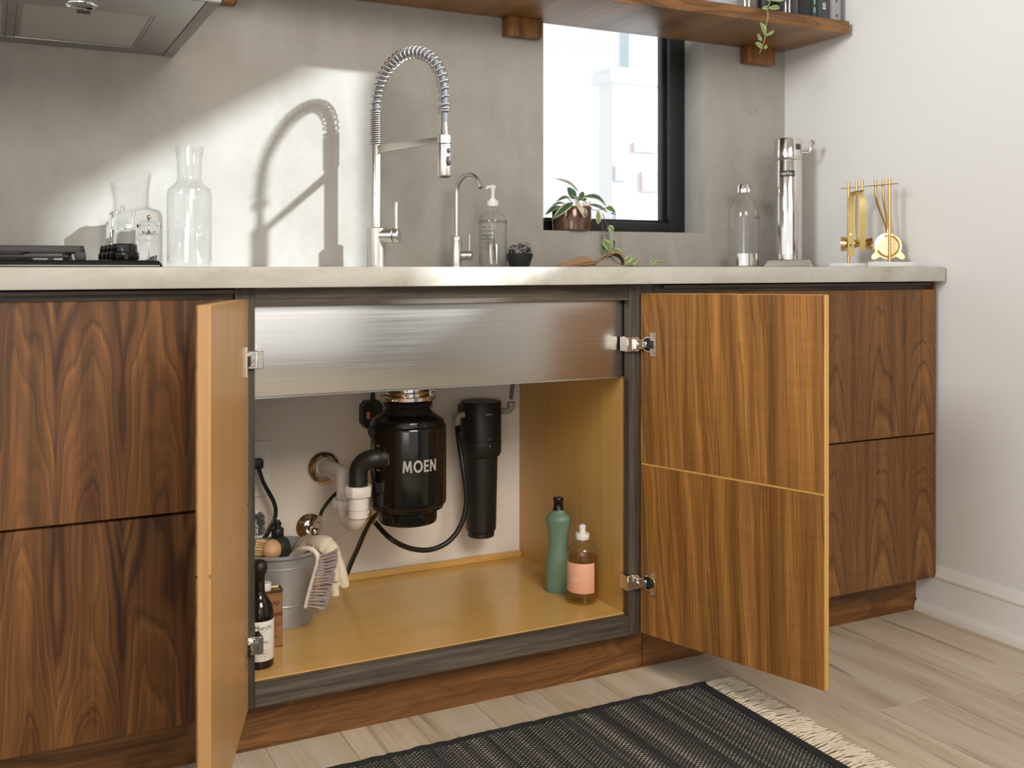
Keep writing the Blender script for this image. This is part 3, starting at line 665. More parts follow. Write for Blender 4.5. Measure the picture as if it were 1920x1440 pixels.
# ------------------------------------------------------------------ range hood
HZ = 1.403
t = thing('range_hood', 'grey steel range hood with filters on its underside, above the cooktop', 'hood', (0.0, 2.2, HZ))
mb = MB().box((-.60, 1.925, HZ+.004), (.354, WY-.001, HZ+.05)).box((-.25, 2.2, HZ+.05), (.15, WY-.001, HZ+.6), .003)
mb.build('body', 'hood_steel', t)
mb = MB().box((-.60, 2.415, HZ), (.354, 2.47, HZ+.004)).box((-.60, 1.93, HZ), (.354, 2.092, HZ+.004)).box((.288, 2.092, HZ), (.354, 2.415, HZ+.004)).box((.0305, 2.092, HZ+.001), (.0455, 2.415, HZ+.004)).box((-.60, 2.092, HZ), (-.24, 2.415, HZ+.004))
mb.build('underside', 'hood_steel', t)
MB().box((.356, 1.925, HZ-.001), (.380, WY-.001, HZ+.055), .002).build('side_trim', 'hood_wood', t)
MB().box((-.60, 1.915, HZ-.001), (.380, 1.9245, HZ+.055), .002).build('front_trim', 'hood_steel', t)
for xa, xb in ((.047, .287), (-.235, .029)):
    f = MB().box((xa, 2.094, HZ+.0015), (xb, 2.413, HZ+.0035)).build('filter', 'filter', t)
    MB().box((xa, 2.404, HZ-.0015), (xb, 2.413, HZ+.0015), .001).box((xa, 2.094, HZ-.0002), (xa+.008, 2.404, HZ+.0015)).box((xb-.006, 2.094, HZ-.0002), (xb, 2.404, HZ+.0015)).build('filter_frame', 'hood_steel', f)
MB().tube([(.148, 2.112, HZ+.0005), (.172, 2.112, HZ+.0005)], .004, 8).build('latch', 'dark_button', t)
MB().lathe([(0,.006),(.016,.006),(.024,.0005),(.0265,-.003),(.029,-.002),(.030,.0035)], (.152, 2.055, HZ), 28).build('lamp_ring', 'chrome', t)
MB().lathe([(0,-.001),(.012,-.0012),(.021,.0002),(0,.0004)], (.152, 2.055, HZ), 24).build('lamp_lens', 'glass', t)

# ------------------------------------------------------------------ cooktop
t = thing('cooktop', 'black gas cooktop with cast iron grates set in the worktop', 'cooktop', (-.15, 2.16, CT))
MB().hexa([(-.5,1.95,CT),(.284,1.95,CT),(.284,2.365,CT),(-.5,2.365,CT),(-.495,1.955,CT+.0125),(.276,1.958,CT+.0125),(.276,2.358,CT+.0125),(-.495,2.36,CT+.0125)], .0055, 4).build('hob_plate', 'black_gloss', t)
def grate(xa, xb, ya, yb):
    m_ = MB(); zt = CT+.038; zb = CT+.026
    for (p, q) in (((xa, ya), (xb, ya)), ((xb, ya), (xb, yb)), ((xb, yb), (xa, yb)), ((xa, yb), (xa, ya))):
        m_.hexa([(min(p[0],q[0])-.006, min(p[1],q[1])-.006, zb), (max(p[0],q[0])+.006, min(p[1],q[1])-.006, zb), (max(p[0],q[0])+.006, max(p[1],q[1])+.006, zb), (min(p[0],q[0])-.006, max(p[1],q[1])+.006, zb), (min(p[0],q[0])-.004, min(p[1],q[1])-.004, zt), (max(p[0],q[0])+.004, min(p[1],q[1])-.004, zt), (max(p[0],q[0])+.004, max(p[1],q[1])+.004, zt), (min(p[0],q[0])-.004, max(p[1],q[1])+.004, zt)], .002)
    for k in (.33, .66): m_.box((xa+(xb-xa)*k-.005, ya, zb+.002), (xa+(xb-xa)*k+.005, yb, zt), .002)
    m_.box((xa, (ya+yb)/2-.005, zb+.002), (xb, (ya+yb)/2+.005, zt), .002)
    for X in (xa, xb):
        for Y in (ya, yb): m_.hexa([(X-.010,Y-.008,CT+.0122),(X+.008,Y-.008,CT+.0122),(X+.008,Y+.008,CT+.0122),(X-.010,Y+.008,CT+.0122),(X-.012,Y-.007,zb+.001),(X+.006,Y-.007,zb+.001),(X+.006,Y+.007,zb+.001),(X-.012,Y+.007,zb+.001)], .002)
    g = m_.build('grate', 'iron', t)
    MB().box((xa+.02, ya+.004, CT+.0155), (xb-.02, ya+.012, CT+.0215), .002).box((xb-.055, ya+.005, CT+.0122), (xb-.045, ya+.011, CT+.016)).box((xa+.075, ya+.005, CT+.0122), (xa+.085, ya+.011, CT+.016)).build('lower_bar', 'iron', g)
    MB().lathe([(.0,.0),(.045,0),(.042,.006),(.03,.008),(.028,.012),(0,.013)], ((xa+xb)/2, (ya+yb)/2, CT+.0122), 24).build('burner', 'iron', t)
grate(-.085, .147, 1.985, 2.33); grate(-.34, -.105, 1.985, 2.33)
for k, Y in enumerate((2.0, 2.075, 2.15, 2.225)):
    kn = MB().lathe([(0,0),(.0235,0),(.0255,.003),(.0255,.013),(.0235,.0155),(0,.0155)], (.2215, Y, CT+.0125), 32).build('knob', 'black_gloss', t)
    MB().lathe([(.0225,0),(.0228,.002),(.0218,.0125),(.0195,.0145),(0,.0145)], (.2215, Y, CT+.0281), 32, lobes=lambda a: 1-.06*abs(math.sin(a*3))**3).build('knob_grip', 'black_gloss', kn)

# ------------------------------------------------------------------ mills and carafe
def rot2(cx, cy, a, pts): return [(cx+x*math.cos(a)-y*math.sin(a), cy+x*math.sin(a)+y*math.cos(a)) for x, y in pts]
MX, MY = .262, 2.405
t = thing('salt_mill', 'square clear acrylic mill with metal stud behind the cooktop knobs', 'mill', (MX, MY, CT))
def sq(h0, h1, w_, bev=.002):
    q = rot2(MX, MY, .22, [(-w_,-w_),(w_,-w_),(w_,w_),(-w_,w_)]); m_ = MB(); m_.hexa([(x,y,h0) for x, y in q]+[(x,y,h1) for x, y in q], bev); return m_
m_ = sq(CT+.0005, CT+.082, .0215)
m_.build('body', 'acrylic', t); sq(CT+.0845, CT+.122, .0225).build('top', 'acrylic', t)
MB().cyl((MX, MY, CT+.0821), (MX, MY, CT+.0844), .012).build('collar', 'polished', t)
MB().cyl((MX, MY, CT+.1221), (MX, MY, CT+.134), .0045, .0045, 16, .001).build('stud', 'polished', t)
PX_, PY_ = .318, 2.41
t = thing('pepper_mill', 'round clear pepper mill with copper stud beside the square mill', 'mill', (PX_, PY_, CT))
MB().lathe([(0,.001),(.022,.001),(.0235,.004),(.022,.012),(.0195,.05),(.0195,.056),(.0265,.061),(.0265,.068),(.02,.072),(.0,.072)], (PX_, PY_, CT), 36).build('body', 'carafe_glass', t)
MB().lathe([(0,.0735),(.012,.0735),(.015,.078),(.024,.085),(.0265,.093),(.022,.101),(.011,.106),(0,.107)], (PX_, PY_, CT), 36).build('top', 'acrylic', t)
MB().lathe([(0,.0725),(.0235,.0725),(.024,.0733),(0,.0733)], (PX_, PY_, CT), 30).build('collar', 'glass', t)
MB().cyl((PX_, PY_, CT+.002), (PX_, PY_, CT+.108), .0017).build('shaft', 'polished', t); MB().ball((PX_, PY_, CT+.111), .0052).build('stud', 'copper', t)
m_ = MB()
for k in range(170):
    a_ = random.random()*6.28; r_ = .0165*random.random()**.5; m_.ball((PX_+r_*math.cos(a_), PY_+r_*math.sin(a_), CT+.004+random.random()*(.013 + .008*math.cos(a_))), .0021, 6, 4)
o = m_.build('peppercorns', 'pepper', t); o['kind'] = 'stuff'
CX_, CY_ = .398, 2.365
t = thing('carafe', 'tall clear glass carafe with flared neck standing against the sunlit wall', 'carafe', (CX_, CY_, CT))
pr = [(0,.004),(.044,.004),(.0485,.010),(.0485,.16),(.046,.172),(.034,.182),(.0275,.19),(.0265,.20),(.0275,.235),(.0312,.267)]
inner = [(r-.0018 if r > .002 else 0, h+(.003 if i < 3 else 0)) for i, (r, h) in enumerate(pr)]
MB().lathe([(0,0)]+[(r, h-.004 if i < 2 else h) for i, (r, h) in enumerate(pr)][1:]+inner[::-1], (CX_, CY_, CT+.0005), 48).build('vessel', 'carafe_glass', t)

# ------------------------------------------------------------------ spring faucet
FX, FYY = .8445, 2.388; SD = Vector((.0745, -.252, 0)).normalized(); PD = Vector((-SD.y, SD.x, 0))
t = thing('faucet', 'tall brushed nickel spring faucet with pull-down spray head', 'faucet', (FX, FYY, CT)); B = Vector((FX, FYY, CT))
def fp(s, z, q=0): return B+SD*s+PD*q+Vector((0,0,z))
MB().lathe([(0,0),(.0235,0),(.0235,.002),(.0225,.003),(.0225,.0945),(.0205,.0965),(0,.0965)], B, 40).build('base', 'nickel', t)
MB().lathe([(.0128,.0955),(.0128,.298),(.012,.2995),(0,.2995)], B, 32).build('riser', 'nickel', t)
REACH = .262
def cen(u):
    """centre line of the hose: u in 0..1 from riser to the end of the spring"""
    L1, L2, L3 = .085, .46, .035; s = u*(L1+L2+L3)
    if s < L1: return fp(0, .300+s)
    if s < L1+L2:
        a_ = PI*(s-L1)/L2; return fp(REACH/2*(1-math.cos(a_)), .385+.1195*math.sin(a_)**.92)
    return fp(REACH, .385-(s-L1-L2))
pts = []; N = 1500; ph = 0
def pitch(u):
    s = u*.58
    return .0054 if s < .083 else (.0055 if s > .568 else .0178)
Ts = []
for i in range(N+1):
    u = i/N; p = cen(u); d_ = (cen(min(1, u+.004))-cen(max(0, u-.004))).normalized()
    n1 = PD; n2 = d_.cross(PD).normalized(); ph += .58/N/pitch(u)*2*PI
    pts.append(p+(n1*math.cos(ph)+n2*math.sin(ph))*.0138)
# resample the helix so that each turn keeps its roundness
MB().tube(pts, .0017, 6).build('spring', 'nickel', t, sharp=80)
hp = [fp(0, .296)]+[cen(i/60) for i in range(61)]+[fp(REACH, .335), fp(REACH, .32)]
MB().tube(hp, [.0085 if i < 12 else .0072 for i in range(len(hp))], 14).build('hose', 'grey_hose', t)
ringed = MB()
for i in range(10, 118):
    u = i/118; p = cen(u); d_ = (cen(min(1, u+.004))-cen(max(0, u-.004))).normalized(); ringed.lathe([(.0072,-.0008),(.0077,0),(.0072,.0008)], p, 10, d_)
ringed.build('hose_ribs', 'grey_hose', t)
a0, a1 = fp(.009, .2885), fp(REACH-.013, .2885)
MB().hexa([a0+PD*-.004+Vector((0,0,-.011)), a1+PD*-.004+Vector((0,0,-.007)), a1+PD*.004+Vector((0,0,-.007)), a0+PD*.004+Vector((0,0,-.011)), a0+PD*-.004+Vector((0,0,.009)), a1+PD*-.004+Vector((0,0,.007)), a1+PD*.004+Vector((0,0,.007)), a0+PD*.004+Vector((0,0,.009))], .0012).build('docking_arm', 'nickel', t)
MB().lathe([(.0115,.2795),(.0165,.2795),(.0165,.2975),(.0115,.2975)], fp(REACH, 0), 28).build('docking_ring', 'nickel', t)
hd = MB().lathe([(0,.2035),(.0125,.2035),(.0150,.2055),(.0158,.209),(.0158,.2755),(.0145,.2785),(.011,.2785)], fp(REACH, 0), 32).build('spray_head', 'nickel', t)
MB().lathe([(0,.2025),(.0115,.2025),(.0118,.2040)], fp(REACH, 0), 24).build('nozzle', 'dark_button', hd)
MB().lathe([(.0108,.298),(.0095,.300),(.0065,.333),(.0055,.335),(0,.335)], fp(REACH, 0), 24).build('hose_cone', 'nickel', hd)
bd = (Vector((0,0,0))-Vector((B.x+SD.x*REACH, B.y+SD.y*REACH, 0))).normalized(); bd = (Matrix.Rotation(.62, 3, 'Z')@bd)
bc = fp(REACH, 0)+bd*.0152
MB().ball(bc+Vector((0,0,.262)), .0065, 16, 10, (.75,.75,1.0)).build('button', 'dark_button', hd)
MB().tube([bc+Vector((0,0,.2285)), bc+Vector((0,0,.233)), bc+Vector((0,0,.238)), bc+Vector((0,0,.2445)), bc+Vector((0,0,.249))], [.004, .0062, .0066, .0062, .004], 14).build('button', 'dark_button', hd)
HD = (RGT*.97+FWD*-.22).normalized()
h0 = B+Vector((0,0,.0755))
m_ = MB().cyl(h0+HD*.012, h0+HD*.0455, .0185, .0185, 32, .0008); hb = m_.build('handle_body', 'nickel', t)
MB().cyl(h0+HD*.0465, h0+HD*.0605, .0187, .0182, 32, .002).build('handle_cap', 'nickel', t)
MB().cyl(h0+HD*.0450, h0+HD*.0470, .0165).build('handle_seam', 'dark_button', t)
q = h0+HD*.0515+Vector((0,0,.016))
MB().tube([q, q+Vector((0,0,.030)), q+Vector((.0003,0,.066)), q+Vector((.0003,0,.0675))], [.0052, .0050, .0048, .0035], 14, flat=.8).build('lever', 'nickel', t)

# small filtered-water tap
GX, GY = 1.060, 2.386; G = Vector((GX, GY, CT))
t = thing('water_tap', 'small brushed nickel gooseneck tap between spring faucet and soap', 'tap', G)
MB().lathe([(0,0),(.0135,0),(.0135,.002),(.0128,.003),(.0128,.0645),(.0123,.065),(.0128,.0655),(.0128,.077),(.0118,.0783),(0,.0783)], G, 32).build('base', 'nickel', t)
GD = Vector((.30, -.954, 0)); ar = .044
sp = [G+Vector((0,0,.077)), G+Vector((0,0,.12)), G+Vector((0,0,.16)), G+Vector((0,0,.1875))]+[G+GD*(ar*(1-math.cos(a_)))+Vector((0,0,.1875+ar*math.sin(a_))) for a_ in [PI*k/22 for k in range(1, 20)]]
sp.append(sp[-1]+(sp[-1]-sp[-2]).normalized()*.011)
MB().tube(sp, .0056, 16).build('spout', 'nickel', t)
e_ = sp[-1]; MB().lathe([(0,.0003),(.0043,.0003),(.0043,-.001)], e_, 14, (sp[-1]-sp[-2]).normalized()).build('outlet', 'dark_button', t)
g0 = G+Vector((0,0,.0285))
MB().lathe([(.0095,.010),(.0115,.0135),(.0120,.018),(.0120,.0305)], g0, 24, HD).build('handle_body', 'nickel', t)
MB().lathe([(.0120,.0312),(.0120,.036),(.0095,.0408),(0,.042)], g0, 24, HD).build('handle_cap', 'nickel', t)
q = g0+HD*.0335+Vector((0,0,.010)); MB().tube([q, q+Vector((0,0,.022)), q+Vector((0,0,.0445))], [.0023, .0021, .0019], 10).build('lever', 'nickel', t)

# ------------------------------------------------------------------ soap, bowl, cloth
QX, QY = 1.152, 2.365; Q = Vector((QX, QY, CT)); qa = math.atan2(-QX, QY)
t = thing('soap_dispenser', 'clear glass pump bottle of hand soap with white pump', 'bottle', Q)
MB().lathe([(0,0),(.034,0),(.0362,.003),(.0362,.116),(.034,.127),(.027,.136),(.0175,.141),(.0145,.144),(.0145,.153),(.0165,.154),(.0165,.157),(.0135,.157)], Q+Vector((0,0,.0004)), 48).build('glass', 'glass', t)
MB().lathe([(0,.004),(.0335,.004),(.0348,.007),(.0348,.117),(0,.117)], Q, 40).build('liquid', 'soap_clear', t)
MB().lathe([(0,.1545),(.0142,.1545),(.0148,.156),(.0148,.169),(.0135,.170),(.0085,.170),(.0085,.175),(0,.175)], Q, 32, lobes=lambda a: 1+.012*math.cos(a*24)).build('collar', 'white_plastic', t)
ND = (RGT*-.9+FWD*-.3).normalized()
m_ = MB().tube([Q+Vector((0,0,.174)), Q+Vector((0,0,.190)), Q+Vector((0,0,.200)), Q+Vector((0,0,.2055))], [.0042, .0046, .0060, .0068], 16)
m_.tube([Q+ND*-.006+Vector((0,0,.2045)), Q+ND*.004+Vector((0,0,.205)), Q+ND*.013+Vector((0,0,.2045)), Q+ND*.0165+Vector((0,0,.2015)), Q+ND*.0172+Vector((0,0,.1985))], [.0055, .0052, .0042, .0036, .0032], 12); m_.build('pump', 'white_plastic', t)
MB().tube([Q+Vector((0,0,.155)), Q+Vector((.004,0,.06)), Q+Vector((.010,.004,.012))], .0028, 8).build('dip_tube', 'straw', t)
def wrap(c, r, ang, z): return lambda u, v: (c[0]+r*math.sin(ang+u/r), c[1]-r*math.cos(ang+u/r), c[2]+z+v)
m_ = MB(); A_ = qa-.38
for s_, z_ in (('botanical', .080), ('hand soap', .0705)): m_.text(s_, .0098, wrap(Q, .0366, A_, z_))
for w_, h_, z_ in ((.022, .0034, .100), (.030, .0018, .0915), (.026, .0022, .0605), (.034, .0016, .0565)): m_.fine_print(w_, h_, wrap(Q, .0366, A_-.05, z_), int(z_*1e4))
for z_ in (.092, .0895, .052, .0485, .0455): m_.grid(lambda u, v: wrap(Q, .0366, A_, z_)((u-.5)*.040, (v-.5)*.0006), 10, 1)
m_.build('lettering', 'ink', t, normals=False)
m_ = MB(); m_.lathe([(.03655,.1118),(.0367,.112),(.03655,.1128)], Q, 40, a0=qa-2.9, a1=qa+.0); m_.lathe([(.03655,.1172),(.0367,.1176),(.03655,.1182)], Q, 40); m_.build('printed_line', 'ink', t)

WXb, WYb = 1.243, 2.392
t = thing('scrubber_bowl', 'small black stoneware bowl beside the soap dispenser', 'bowl', (WXb, WYb, CT))
MB().lathe([(0,0),(.024,0),(.0265,.0015),(.0335,.022),(.0365,.0345),(.0345,.0345),(.031,.022),(.024,.006),(0,.005)], (WXb, WYb, CT), 40).build('dish', 'bowl', t)
m_ = MB()
for (dx, dy, dz, r_, sd_) in ((.010, -.004, .0445, .0205, 1), (-.014, .002, .0405, .0165, 2)):
    rr = random.Random(sd_)
    for k in range(64):
        m_.slot(1 if k % 5 < 3 else 0)
        ax = Vector((rr.uniform(-1,1), rr.uniform(-1,1), rr.uniform(-.6,1))).normalized(); ux = ax.orthogonal().normalized(); vx = ax.cross(ux); r2 = r_*rr.uniform(.55, 1.0); off = ax*math.sqrt(max(0, r_*r_-r2*r2))*rr.choice((-1, 1))
        m_.tube([Vector((WXb+dx, WYb+dy, CT+dz))+off+(ux*math.cos(2*PI*i/18)+vx*math.sin(2*PI*i/18))*r2 for i in range(18)], .00105, 4, closed=True)
    m_.slot(1).ball((WXb+dx, WYb+dy, CT+dz), r_*.80, 16, 10).slot(0)
o = tag(m_.build('steel_wool', ['steelwool', 'bowl']), 'curly steel wool scourer heaped in the small black bowl', 'scourer')

K = at(1110, 499, 2.315); K.z = CT
t = thing('cloth', 'folded brown linen cloth tied with cord, lying below the window', 'cloth', K)
def cl(x, y, dep): return K+RGT*((x-680)*.000186)+FWD*dep+Vector((0,0,max(.0006, (1362-y)*.000186)))
def sheet(name, line, th, d0_, d1_, skew=0.0):
    P = [Vector((x, y)) for x, y in line]; fine = []
    for i in range(len(P)-1):
        p0, p1, p2, p3 = P[max(0,i-1)], P[i], P[i+1], P[min(len(P)-1,i+2)]
        for k in range(5):
            u = k/5; fine.append(.5*((2*p1)+(p2-p0)*u+(2*p0-5*p1+4*p2-p3)*u*u+(3*p1-p0-3*p2+p3)*u**3))
    fine.append(P[-1]); m_ = MB(); n = len(fine)
    nor = []
    for i in range(n):
        d_ = (fine[min(n-1,i+1)]-fine[max(0,i-1)]); d_.normalize(); nor.append(Vector((-d_.y, d_.x)))
    def f(i, v, s_):
        q_ = fine[i]+nor[i]*s_*th; dep = d0_+(d1_-d0_)*v; fl_ = 1-.18*v
        return cl(q_.x+skew*v+9*math.sin(v*7+i*.3), 1362-(1362-q_.y)*fl_, dep)
    NV = 8
    A = [[m_.bm.verts.new(f(i, j/NV, -1)) for j in range(NV+1)] for i in range(n)]; B_ = [[m_.bm.verts.new(f(i, j/NV, 1)) for j in range(NV+1)] for i in range(n)]
    for i in range(n-1):
        for j in range(NV):
            m_.bm.faces.new([A[i][j], A[i+1][j], A[i+1][j+1], A[i][j+1]]); m_.bm.faces.new([B_[i][j], B_[i][j+1], B_[i+1][j+1], B_[i+1][j]])
        m_.bm.faces.new([A[i][0], B_[i][0], B_[i+1][0], A[i+1][0]]); m_.bm.faces.new([A[i][NV], A[i+1][NV], B_[i+1][NV], B_[i][NV]])
    for j in range(NV):
        m_.bm.faces.new([A[0][j], A[0][j+1], B_[0][j+1], B_[0][j]]); m_.bm.faces.new([A[-1][j], B_[-1][j], B_[-1][j+1], A[-1][j+1]])
    return m_.build(name, 'cloth', t, sharp=70)
m_ = MB(); PO = [(188,1361),(290,1290),(400,1243),(500,1210),(575,1206),(640,1240),(700,1285),(735,1361)]
rings = []
for k in range(9):
    v = k/8; fl_ = (1-.25*v)*(1 if 0 < k < 8 else .93); rings.append([m_.bm.verts.new(cl(x-18*v+6*math.sin(v*6+x*.02), 1362-(1362-y)*fl_, -.036+.085*v)) for x, y in PO])
for A_, B_ in zip(rings, rings[1:]):
    for i in range(len(PO)): m_.bm.faces.new([A_[i], A_[(i+1) % len(PO)], B_[(i+1) % len(PO)], B_[i]])
m_.bm.faces.new(rings[0][::-1]); m_.bm.faces.new(rings[-1]); m_.build('fold', 'cloth', t, sharp=50)
sheet('fold', [(215,1357),(330,1335),(450,1320),(560,1300),(650,1285),(715,1282),(800,1235),(880,1190),(950,1168),(1020,1170),(1085,1210),(1130,1275),(1128,1325),(1095,1354),(980,1350),(860,1348),(740,1355)], 9, -.04, .05, 10)
sheet('fold', [(260,1357),(330,1352),(450,1345),(560,1330),(660,1312),(735,1300),(820,1262),(900,1208),(960,1190)], 6, -.046, .03, 0)
m_ = MB(); m_.tube([cl(690, 1290, -.05), cl(715, 1272, -.052), cl(738, 1290, -.052), cl(725, 1330, -.052), cl(690, 1352, -.05), cl(640, 1345, -.049), cl(600, 1356, -.05)], .0013, 6)
m_.tube([cl(735, 1290, -.05), cl(700, 1315, -.051), cl(650, 1322, -.05), cl(560, 1340, -.049)], .0011, 6); m_.build('cord', 'cloth', t)

# ------------------------------------------------------------------ hoya on the window sill
YP = WY+.036; pc = at(1072, 434, YP)
t = thing('potted_plant', 'variegated trailing plant in a glossy brown pot on the window sill', 'plant', (pc.x, YP, WIN[2]))
MB().lathe([(0,.0),(.050,.0),(.055,.003),(.0565,.02),(.0565,.066),(.055,.069),(.052,.069),(.0515,.055),(0,.05)], (pc.x, YP, WIN[2]+.0005), 48).build('pot', 'glaze', t)
MB().lathe([(0,.060),(.0512,.060),(.051,.056)], (pc.x, YP, WIN[2]), 30).build('soil', 'soil', t)
hz = lambda x, y, Y: at(1020+x*.1319, 320+y*.1319, Y)
L_, E_, PK, PL = 'leaf', 'leaf_edge', 'leaf_pink', 'leaf_pale'
for b_, e_, w_, Y0, Y1, bd, mt, out in (
    ((410,455),(122,692), .0215, 2.475, 2.445, .10, (L_,E_), (-.2,-1,.6)), ((492,305),(162,112), .0125, 2.51, 2.52, .14, (PL,E_), (.4,-1,.6)), ((440,405),(335,235), .0265, 2.50, 2.505, .05, (L_,L_), (0,-1,.2)),
    ((398,412),(175,440), .015, 2.49, 2.465, .16, (L_,E_), (0,-1,1.4)), ((300,468),(115,492), .009, 2.50, 2.485, .1, (L_,E_), (0,-1,1)), ((225,505),(15,632), .0155, 2.50, 2.47, .12, (L_,PL), (0,-1,1)),
    ((505,462),(388,352), .0165, 2.48, 2.462, .10, (PL,L_), (0,-1,.6)), ((500,425),(560,298), .0215, 2.49, 2.497, .08, (L_,PK), (0,-1,.3)), ((560,372),(888,515), .033, 2.49, 2.47, .20, (L_,E_), (.2,-1,1.3)),
    ((640,478),(905,595), .0135, 2.50, 2.50, .10, (PL,L_), (0,-1,.8)), ((880,530),(1018,590), .0215, 2.472, 2.467, .12, ('leaf_lime','leaf_lime'), (0,-1,.8)), ((952,604),(1024,632), .006, 2.468, 2.466, .1, (L_,L_), (0,-1,1)),
    ((445,445),(570,665), .0185, 2.468, 2.443, .12, (PK,PK), (0,-1,.3)), ((520,515),(592,665), .0205, 2.462, 2.441, .1, (L_,E_), (0,-1,.3)), ((545,430),(610,400), .014, 2.48, 2.475, .1, (L_,PK), (0,-1,.8)),
    ((768,575),(770,762), .0165, 2.448, 2.446, .1, ('leaf_lime',PK), (-.3,-1,0)), ((905,790),(990,872), .0195, 2.452, 2.450, .1, ('leaf_lime',E_), (0,-1,.2)), ((928,800),(955,1140), .0145, 2.447, 2.449, .05, (PL,E_), (.3,-1,0)),
    ((845,980),(945,1140), .0240, 2.453, 2.448, .08, ('leaf_lime',E_), (-.1,-1,.2)), ((968,950),(1005,1085), .0165, 2.458, 2.456, .06, (L_,E_), (.2,-1,0)), ((970,1140),(1110,1185), .0235, 2.440, 2.42, .15, ('leaf_lime',E_), (.1,-1,.8)), ((855,1050),(850,1190), .013, 2.46, 2.457, .05, (L_,'leaf_lime'), (-.3,-1,0))):
    leaf(t, hz(*b_, Y0), hz(*e_, Y1), w_, bd, mt, out)
stems = [[(520,560,2.50),(640,530,2.47),(750,572,2.449),(812,650,2.446),(832,780,2.448),(825,900,2.455),(832,1000,2.458),(850,1090,2.460),(900,1180,2.452),(1010,1290,2.43)],
         [(830,610,2.452),(862,690,2.45),(905,790,2.452),(960,870,2.452),(990,945,2.456)], [(822,935,2.457),(860,925,2.455),(905,918,2.452)], [(835,820,2.448),(870,850,2.45),(905,830,2.452)], [(750,572,2.449),(830,545,2.465),(880,530,2.472)], [(510,540,2.49),(480,450,2.48),(430,420,2.49)], [(420,470,2.475),(370,420,2.488),(300,370,2.49)], [(822,935,2.457),(805,945,2.458),(815,965,2.458),(835,955,2.458)]]
for s_ in stems: MB().tube([hz(*p) for p in s_], .0011, 7).build('stem', 'stem', t)
m_ = MB()
for k in range(14): m_.ball(hz(600+random.uniform(-45,55), 470+random.uniform(-45,40), 2.47+random.uniform(-.006,.008)), .0032, 8, 6, (1,.8,.7))
m_.build('blossom', 'leaf_pink', t)
for b_, e_, w_, Y0, Y1, out in (((1168,498),(1184,479), .017, 2.40, 2.395, (-.3,-1,.3)), ((1176,499),(1195,484), .015, 2.39, 2.392, (.4,-1,.4)), ((1172,497),(1190,497), .014, 2.385, 2.38, (0,-1,1.5)), ((1220,496),(1228,487), .012, 2.40, 2.40, (0,-1,.6)), ((1220,497.3),(1260,500.0), .020, 2.385, 2.38, (0,-.5,1.6))):
    p, q_ = at(*b_, Y0), at(*e_, Y1); p.z = max(p.z, CT+.0025); q_.z = max(q_.z, CT+.002); leaf(t, p, q_, w_, .16, ('leaf_lime', E_), out, fold=.3)
MB().tube([hz(1010,1290,2.43), at(1172, 498, 2.415)+Vector((0,0,-.0005)), at(1200, 500, 2.41), at(1222, 500, 2.40)], .0012, 7).build('stem', 'stem', t)

# ------------------------------------------------------------------ bottle, soda maker, bar tools
BX, BY = 1.986, 2.385; Bq = Vector((BX, BY, CT)); ba = math.atan2(-BX, BY)
t = thing('water_bottle', 'clear carbonator bottle with steel cap and steel base', 'bottle', Bq)
MB().lathe([(.0425,.037),(.0445,.039),(.0452,.09),(.0452,.148),(.043,.165),(.037,.184),(.028,.201),(.019,.211),(.0165,.215),(.0165,.222)], Bq, 48).build('body', 'bottle_glass', t)
MB().lathe([(0,0),(.043,0),(.0455,.003),(.0455,.0385),(.0435,.0395),(0,.0395)], Bq, 48).build('base_sleeve', 'polished', t)
MB().lathe([(0,.2165),(.0205,.2165),(.0215,.2175),(.0215,.2395),(.020,.2415),(0,.2415)], Bq, 40).build('cap', 'polished', t)
m_ = MB(); m_.text('aarke', .0135, wrap(Bq, .0458, ba+1.10, .144), .0002); m_.build('lettering', 'ink', t, normals=False)
AX, AY = 2.103, 2.325; A = Vector((AX, AY, CT)); aa = math.atan2(-AX, AY)
t = thing('soda_maker', 'slender polished steel soda maker with side lever in the corner', 'soda maker', A)
qf = Matrix.Rotation(aa, 3, 'Z')
def ap(x, y, z): return A+qf@Vector((x, y, z))
m_ = MB(); m_.hexa([ap(-.070,-.055,0), ap(.070,-.055,0), ap(.070,.055,0), ap(-.070,.055,0), ap(-.060,-.046,.022), ap(.060,-.046,.022), ap(.060,.046,.022), ap(-.060,.046,.022)], .004, 3); m_.build('base', 'polished', t)
MB().lathe([(0,.022),(.0405,.022),(.0405,.0235),(.0400,.024),(.0400,.312),(0,.312)], A, 56).build('column', 'polished', t)
m_ = MB(); m_.lathe([(.0408,.034),(.0412,.0345),(.0412,.310),(.0408,.311)], A, 24, a0=aa-PI/2-.62, a1=aa-PI/2+.42); m_.build('front_panel', 'chrome', t)
MB().lathe([(0,.3125),(.0405,.3125),(.0418,.3155),(.0405,.3185),(.0395,.3195),(.0395,.3225),(.041,.3235),(.041,.3735),(.039,.3765),(0,.3765)], A, 56).build('head', 'polished', t)
MB().lathe([(0,.3105),(.022,.3105),(.024,.3122),(0,.3124)], A-Vector((0,0,.0003)), 24).build('nozzle', 'dark_button', t)
m_ = MB(); m_.grid(lambda u, v: wrap(A, .0419, aa-.08, .272)((u-.5)*.046, (v-.5)*.0175), 12, 1); m_.build('badge', 'ink', t, normals=False)
m_ = MB(); m_.text('aarke', .0135, wrap(A, .0423, aa-.08, .2725), .0003); 
for s_ in (-1, 1): m_.text('›' if s_ < 0 else '‹', .012, wrap(A, .0423, aa-.08+s_*.46, .2725), .0003)
m_.build('lettering', 'ink_white', t, normals=False)
m_ = MB(); m_.grid(lambda u, v: wrap(A, .0416, aa+.80, .3505)((u-.5)*.020, (v-.5)*.0165), 8, 1); m_.build('slot', 'dark_button', t, normals=False)
LVD = (RGT*.92-FWD*.30).normalized(); l0 = A+Vector((0,0,.335))+LVD*.039
